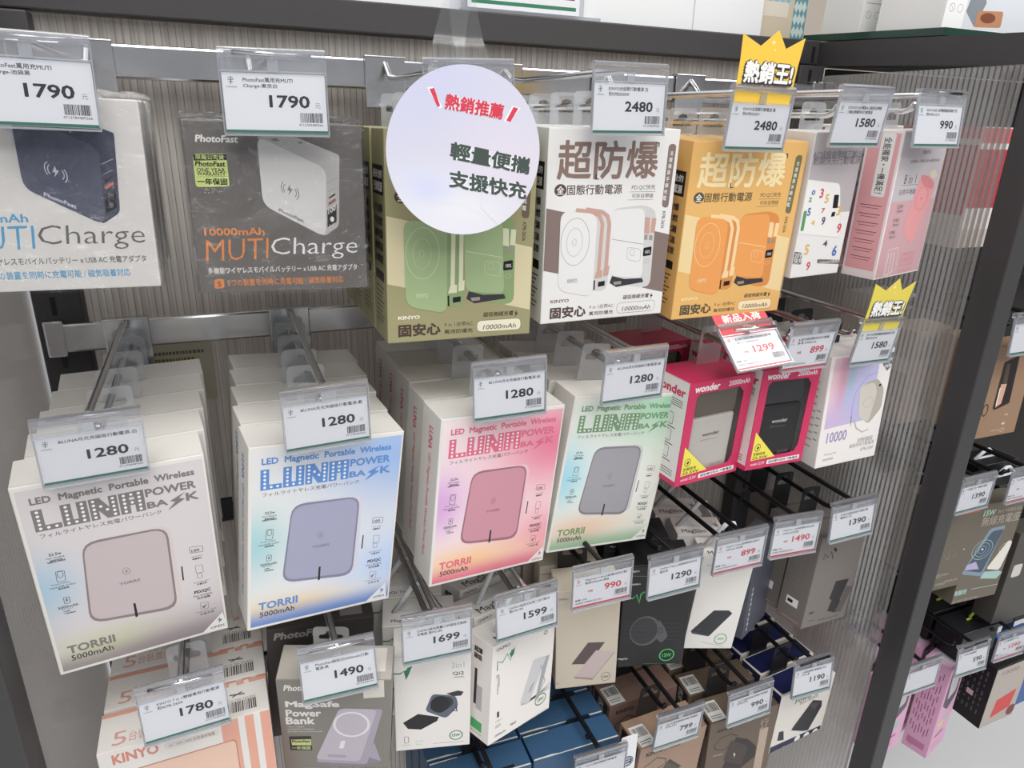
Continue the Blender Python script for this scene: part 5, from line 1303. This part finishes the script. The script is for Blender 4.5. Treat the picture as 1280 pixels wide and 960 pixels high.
# ------------------------------------------------------------------ neighbouring bay
def plain(kind, P, d, base, label, group, front=None, side=None, tab='euro', pal=None, top=None, hz=.018, tabm=M_BLACKPL):
    return carton(kind, P, d, base, label, 'box', group, front, side, tab=tab, pal=pal, top=top, hz=hz, tabm=tabm)
BW = dict(BRK='#3b2b25',k2='#54463e',PC='#d8a58c',LB2='#d8c9b8',k='#241b19')
B_ = list(POSE['brown']); B_[0] += .004; B_[3] = -3; B_[5] = -1.5; B_[6] = .068
rb = plain('cable_box', tuple(B_), .03, '#9c7a5c', 'brown box with a black window beside the dark post', 'boxes of the neighbouring bay', lambda p, W, H: p.art(ART['brwin']), pal=BW)
queue(rb, 1, .04, 'brown box with a black window')
W15 = dict(MT='#a9d0b6',MT2='#9fc4bd',K3='#b0a898',BL='#7f93a6',BL2='#3f5468',BL3='#b7a9d0',CW='#e2ded2',W2='#e8e4dc',RD='#c05540')
rb = plain('wireless_charger_box', POSE['w15'], .03, '#6b6253', 'olive grey box with a phone and wireless charger picture', 'boxes of the neighbouring bay', lambda p, W, H: p.art(ART['w15']), pal=W15)
queue(rb, 2, .04, 'olive grey wireless charger box')
rb = plain('wireless_charger_box', POSE['w15l'], .03, '#6b6253', 'narrow olive grey box right beside the dark post', 'boxes of the neighbouring bay', lambda p, W, H: p.art(ART['w15l']), pal=W15)
queue(rb, 2, .04, 'narrow olive grey box')
rb = plain('wireless_charger_box', (.982,-.262,.872+.01,-1,0,1,.085,.145), .03, '#4b4741', 'dark grey box at the right edge of the picture below the 1390 tag', 'boxes of the neighbouring bay', lambda p, W, H: (p.rr([(8,50),(26,50),(26,70),(8,70)],4,'#cfc9c0')))
def clip(parent, h, d, col):
    mb = MB(); mb.tube([(0,d*.5,h),(0,d*.5,h+.006),(.003,d*.5-.004,h+.018),(.006,d*.5-.006,h+.024)],.0022,mat(col,.35),8); mb.tube([(-.005,d*.5,h+.0014),(.005,d*.5,h+.0014)],.0016,mat(col,.35),8); mb.build('clip', parent)
blk = lambda p, W, D: (p.line([(.8,D-.8),(W-.8,D-.8)],.7,'#77777c'), p.line([(W-.8,.8),(W-.8,D-.8)],.7,'#77777c'))
for x, y, z, h, col, nm in ((.940,-.252,.772,.046,'#b7d32e','black flat box with a lime clip just behind the 590 tag'),(.938,-.205,.773,.046,'#b7d32e','black flat box with a lime clip, second from the 590 tag'),(.936,-.158,.773,.046,'#26262a','black flat box behind the lime clip boxes'),(1.024,-.225,.775,.046,'#26262a','black flat box right of the lime clip boxes'),(1.022,-.175,.775,.046,'#26262a','black flat box right of the lime clips, second in its row')):
    rb = plain('cable_box', (x,y,z,0,0,0,.074,h), .042, '#1d1d22', nm, 'black flat boxes', None, tab=None, top=blk); clip(rb, h, .042, col)
for x, y, nm in ((.972,-.225,'black flat box with a white hanger under the brown window box'),(1.000,-.176,'black flat box with a white hanger behind the first one under the brown box')):
    plain('cable_box', (x,y,.985,0,0,0,.085,.05), .042, '#1b1b20', nm, 'black hanger boxes', None, tab='tri', hz=.006, top=blk)
def pinkbox(P, label):
    def side(p, d, h):
        for i in range(7):
            for j in range(6): p.rect(4+i*(d-8)/7, 12+(i%3)*3+j*(h-44)/6, 5.1+i*(d-8)/7, 12+(i%3)*3+(j+.55+.1*(i*j%4))*(h-44)/6, '#8a4a70')
        p.rect(5,h-22,d-6,h-10,'#c77aa6'); p.ell(d*.3,h-9,2.5,2.5,'#8a4a70',.5)
    def front(p, W, H):
        p.rr([(W*.12,3),(W*.88,3),(W*.88,H*.42),(W*.5,H*.52),(W*.12,H*.42)],4,'#5a5560'); p.rr([(W*.2,10),(W*.8,10),(W*.75,H*.35),(W*.3,H*.38)],4,'#c9c2c6')
        p.ell(W*.35,H*.66,W*.16,W*.10,'#e6d86a'); p.ell(W*.6,H*.62,W*.12,W*.09,'#8fd0b0'); p.rect(W*.2,H*.77,W*.7,H*.80,'#b04a80')
        for i in range(3): p.line([(W*.15,H*(.88+i*.03)),(W*.7,H*(.88+i*.03))],.6,'#a5608a')
    return plain('cable_box', P, .036, '#e3a9cd', label, 'pink cable boxes', front, side, top=lambda p, W, D: (p.rect(4,4,W-4,D-4,'#edc3df'), p.rr([(W*.25,8),(W*.7,8),(W*.7,D-8),(W*.25,D-8)],1,'#efeaf0')), pal={}, hz=.012)
rb = pinkbox((.911,-.254,.664,15,0,0,.055,.164), 'pink cable box at the front of the 590 hook above the floor')
queue(rb, 2, .046, 'pink cable box of the 590 hook', 1)
rb = pinkbox((.797,-.258,.690,10,0,0,.055,.125), 'pink cable box half hidden by the dark post')
queue(rb, 2, .046, 'pink cable box behind the dark post', 1)
def dark_side(p, d, h):
    for i in range(5):
        for j in range(7): p.rect(4+i*(d-8)/5, 12+j*12, 6.2+i*(d-8)/5, 20+j*12-(i*j%3)*2, '#5a5a60')
    p.rect(d*.3,h*.52,d*.52,h*.60,'#d8b8b8')
def patch_front(p, W, H):
    p.rect(1,1,W-1,H-1,'#b7aca2'); p.poly([(W*.30,H*.58),(W*.85,H*.50),(W*.80,H*.80),(W*.25,H*.88)],'#d8322c'); p.ell(W*.88,H*.88,W*.13,W*.13,'#7c2a2c'); p.text('10000',W*.2,8,W*.7,16,'#8a8078',.01)
rb = plain('power_bank_box', (1.027,-.262,.659,1,0,0,.078,.112), .045, '#1c1b1d', 'black sided box with a red patch on its front, near the floor at right', 'boxes of the neighbouring bay', patch_front, dark_side)
queue(rb, 1, .055, 'black sided box with a red patch')
rb = plain('power_bank_box', (1.125,-.24,.640,2,0,0,.08,.11), .05, '#2a5fa8', 'bright blue box at the right picture edge above the floor', 'boxes of the neighbouring bay', None)
for i, (x, y, z, lb) in enumerate(((.785,-.215,1.395,'red and white box behind the ribbed panel, nearest the post'),(.775,-.155,1.395,'red and white box behind the ribbed panel, second from the post'),(.775,-.095,1.390,'red and white box behind the ribbed panel, deepest of the row'))):
    rb = plain('cable_box', (x,y,z,0,0,0,.085,.125), .05, '#e4dcd8', lb, 'red boxes behind the ribbed panel', lambda p, W, H: (p.rect(1,22,W-1,H*.66,'#c23040'), p.rect(1,1,W-1,16,'#d85a60'), p.text('SALE',10,H*.75,60,H*.88,'#8a4a4a',.03) if False else p.rect(1,H*.84,W-1,H-1,'#c9bdb4')), lambda p, d, h: (p.rect(0,18,d,h*.72,'#cf2f42'), p.rect(0,0,d,12,'#d85a60')))
for (x, y, z, w, h, col, lb) in ((.80,-.18,1.165,.07,.12,'#b59c80','tan box seen through the ribbed panel'),(.79,-.12,1.20,.07,.11,'#c9c2ba','pale box seen through the ribbed panel behind the tan one'),(.785,-.10,.68,.075,.16,'#d0a0ac','dusty pink box seen through the ribbed panel near the bottom')):
    plain('cable_box', (x,y,z,0,0,0,w,h), .05, col, lb, 'boxes behind the ribbed panel', lambda p, W, H: p.rect(4,8,W-4,H*.3,'#8a8078'), lambda p, d, h: p.rect(3,h*.3,d-3,h*.45,'#e6ded6'))
NB_ = (('rb1390','1390 price tag right of the dark post above the olive boxes',[('&-磁吸三合一無線充電座',36)],'1390',False),('rb2','red price tag at the right edge above the phone charger box',[('&-15W無線充電',26)],None,True),('rb590','590 price tag on the pink cable box',[('&-快充編織線',24)],'590',False),('rb1290','red 1290 price tag above the black sided box',[('&-行動電源10000',30)],'1290',True),('rbclear','price tag beside the dark post above the pink boxes',None,None,False),('rbup','price tag at the right picture edge above the brown window box',None,None,False))
for k, lb, ln, pr_, rd in NB_:
    price_tag(TAGP[k], lb, ln, pr_, rd)
    hook(TAGP[k][0], TAGP[k][2]+.0205, 'dark hook of the '+lb, M_DARKROD, -1)

# ------------------------------------------------------------------ top shelf
r = empty('display_box', (.29,.09,1.5512)); tag(r, 'large plain white display box standing on the top beam', 'box')
mb = MB(); mb.box((-.42,-.083,0),(.335,.10,.30), mat('#eceef0',.4), .001); mb.box((.237,-.0838,.002),(.2376,-.083,.299), mat('#c9cbce',.5)); mb.build('carton', r)
r = empty('card_stand', (.315,-.004,1.5512)); tag(r, 'white information card with a green stripe standing on the top beam', 'sign')
mb = MB(); mb.box((-.068,-.004,.0002),(.085,.009,.003), M_ACRYLEDGE); mb.box((-.068,.003,.003),(.068,.005,.09), M_ACRYL); mb.build('acrylic_stand', r)
mb = MB(); mb.box((-.062,.0012,.004),(.062,.0026,.086), M_PAPER); p = Print(mb, lambda a, c, n: (a/1000, .0012-n*EPS, c/1000), {}); p.rect(-58,8,58,11.5,'#2f7f5c'); p.rect(-58,19,-20,20.2,'#9a9aa2'); p.rect(30,18,56,20.5,'#4a4a52'); mb.build('card', r)
r = empty('leaning_card', (.672,.030,1.5512)); tag(r, 'cream patterned card with blue shapes on the top shelf', 'sign')
mb = MB(); mb.box((-.042,0,0),(.040,.004,.16), mat('#d9cbb0',.5)); p = Print(mb, lambda a, c, n: (a/1000, -n*EPS, c/1000), {}); p.rect(18,2,39,100,'#5f9fa8')
for i in range(3):
    for j in range(3): p.poly([(22+i*6,6+j*14),(26+i*6,13+j*14),(22+i*6,20+j*14),(18+i*6,13+j*14)],'#cfe0dc')
[p.rect(-22+i*9,38+i%2*2,-16+i*9,58-i%2*3,'#8fbfdc') for i in range(4)]; p.rect(-41,20,-30,90,'#b06a50'); p.rect(-28,28,10,44,'#e9e0cc'); mb.build('card', r)
r = empty('glass_shelf', (1.1,-.06,1.5492), 0, 2.67, 0); tag(r, 'green edged glass shelf carrying the white boxes at top right', 'shelf')
mb = MB(); mb.box((-.388,-.11,0),(.5,.20,.008), mat('#1d4238',.08), .0006); mb.build('glass_plate', r)
def topbox(P, d, label, front, side, base='#f6f5f4'):
    return carton('product_box', P, d, base, label, 'box', 'white boxes on the glass shelf', front, side, tab=None, pal=dict(K2='#8d8d90'))
def note_side(p, d, h):
    p.line([(4,h-58),(d-10,h-58)],1.6,'K2'); 
    for i in range(3): p.line([(6,h-50+i*3),(d*.5,h-50+i*3)],.5,'K2')
def mark_front(p, W, H):
    p.ell(W*.3,H-20,4,4,'K2',.4); p.ell(W*.7,H-20,4,4,'K2',.4); p.line([(W*.2,H-23),(W*.4,H-17)],.3,'K2')
    for i in range(7): p.line([(4,H-62+i*5),(W-6,H-62+i*5)],.7,'K2')
zt = lambda y: 1.5604+.0467*y
topbox((.742,-.048,zt(-.048)+.08,0,2.67,0,.034,.16), .060, 'white product box on the glass shelf, farther from the post', mark_front, note_side)
topbox((.738,-.160,zt(-.160)+.09,0,2.67,0,.030,.18), .085, 'white product box on the glass shelf, nearer the post', mark_front, note_side)
def pic_front(p, W, H):
    p.rect(2,10,W-2,H-4,'#dfe3ea'); p.poly([(20,H-60),(40,H-30),(30,H-6),(12,H-20)],'#8c939c'); p.rr([(30,H-22),(70,H-24),(72,H-8),(30,H-6)],3,'#c98a5c'); p.ell(48,H-16,12,5,'#8a4a30')
topbox((.835,-.145,zt(-.145)+.08,0,2.67,0,.150,.16), .05, 'white product box with a food picture at the top right corner', pic_front, None)
# ------------------------------------------------------------------ card on the back panel
r = empty('notice_card', (-.055,-.0008,1.205)); tag(r, 'pale notice card with printed lines on the back panel under the second rail', 'sign')
mb = MB(); mb.box((-.036,-.0004,-.034),(.036,.0004,.030), mat('#b9b49e',.5)); p = Print(mb, lambda a, c, n: (a/1000-.036, -.0004-n*EPS, .030-c/1000), {})
rg = random.Random(2)
for i in range(6):
    if i == 1: p.rect(5,9.5+i*7.4,56,14.8+i*7.4,'#cdbb4e')
    x = 6
    while x < (64,52,42,36,40,46)[i]: w = rg.uniform(1.2,3.2); p.rect(x,10+i*7.4,x+w,13.4+i*7.4,'#6d675a'); x += w+.9
mb.build('card', r)
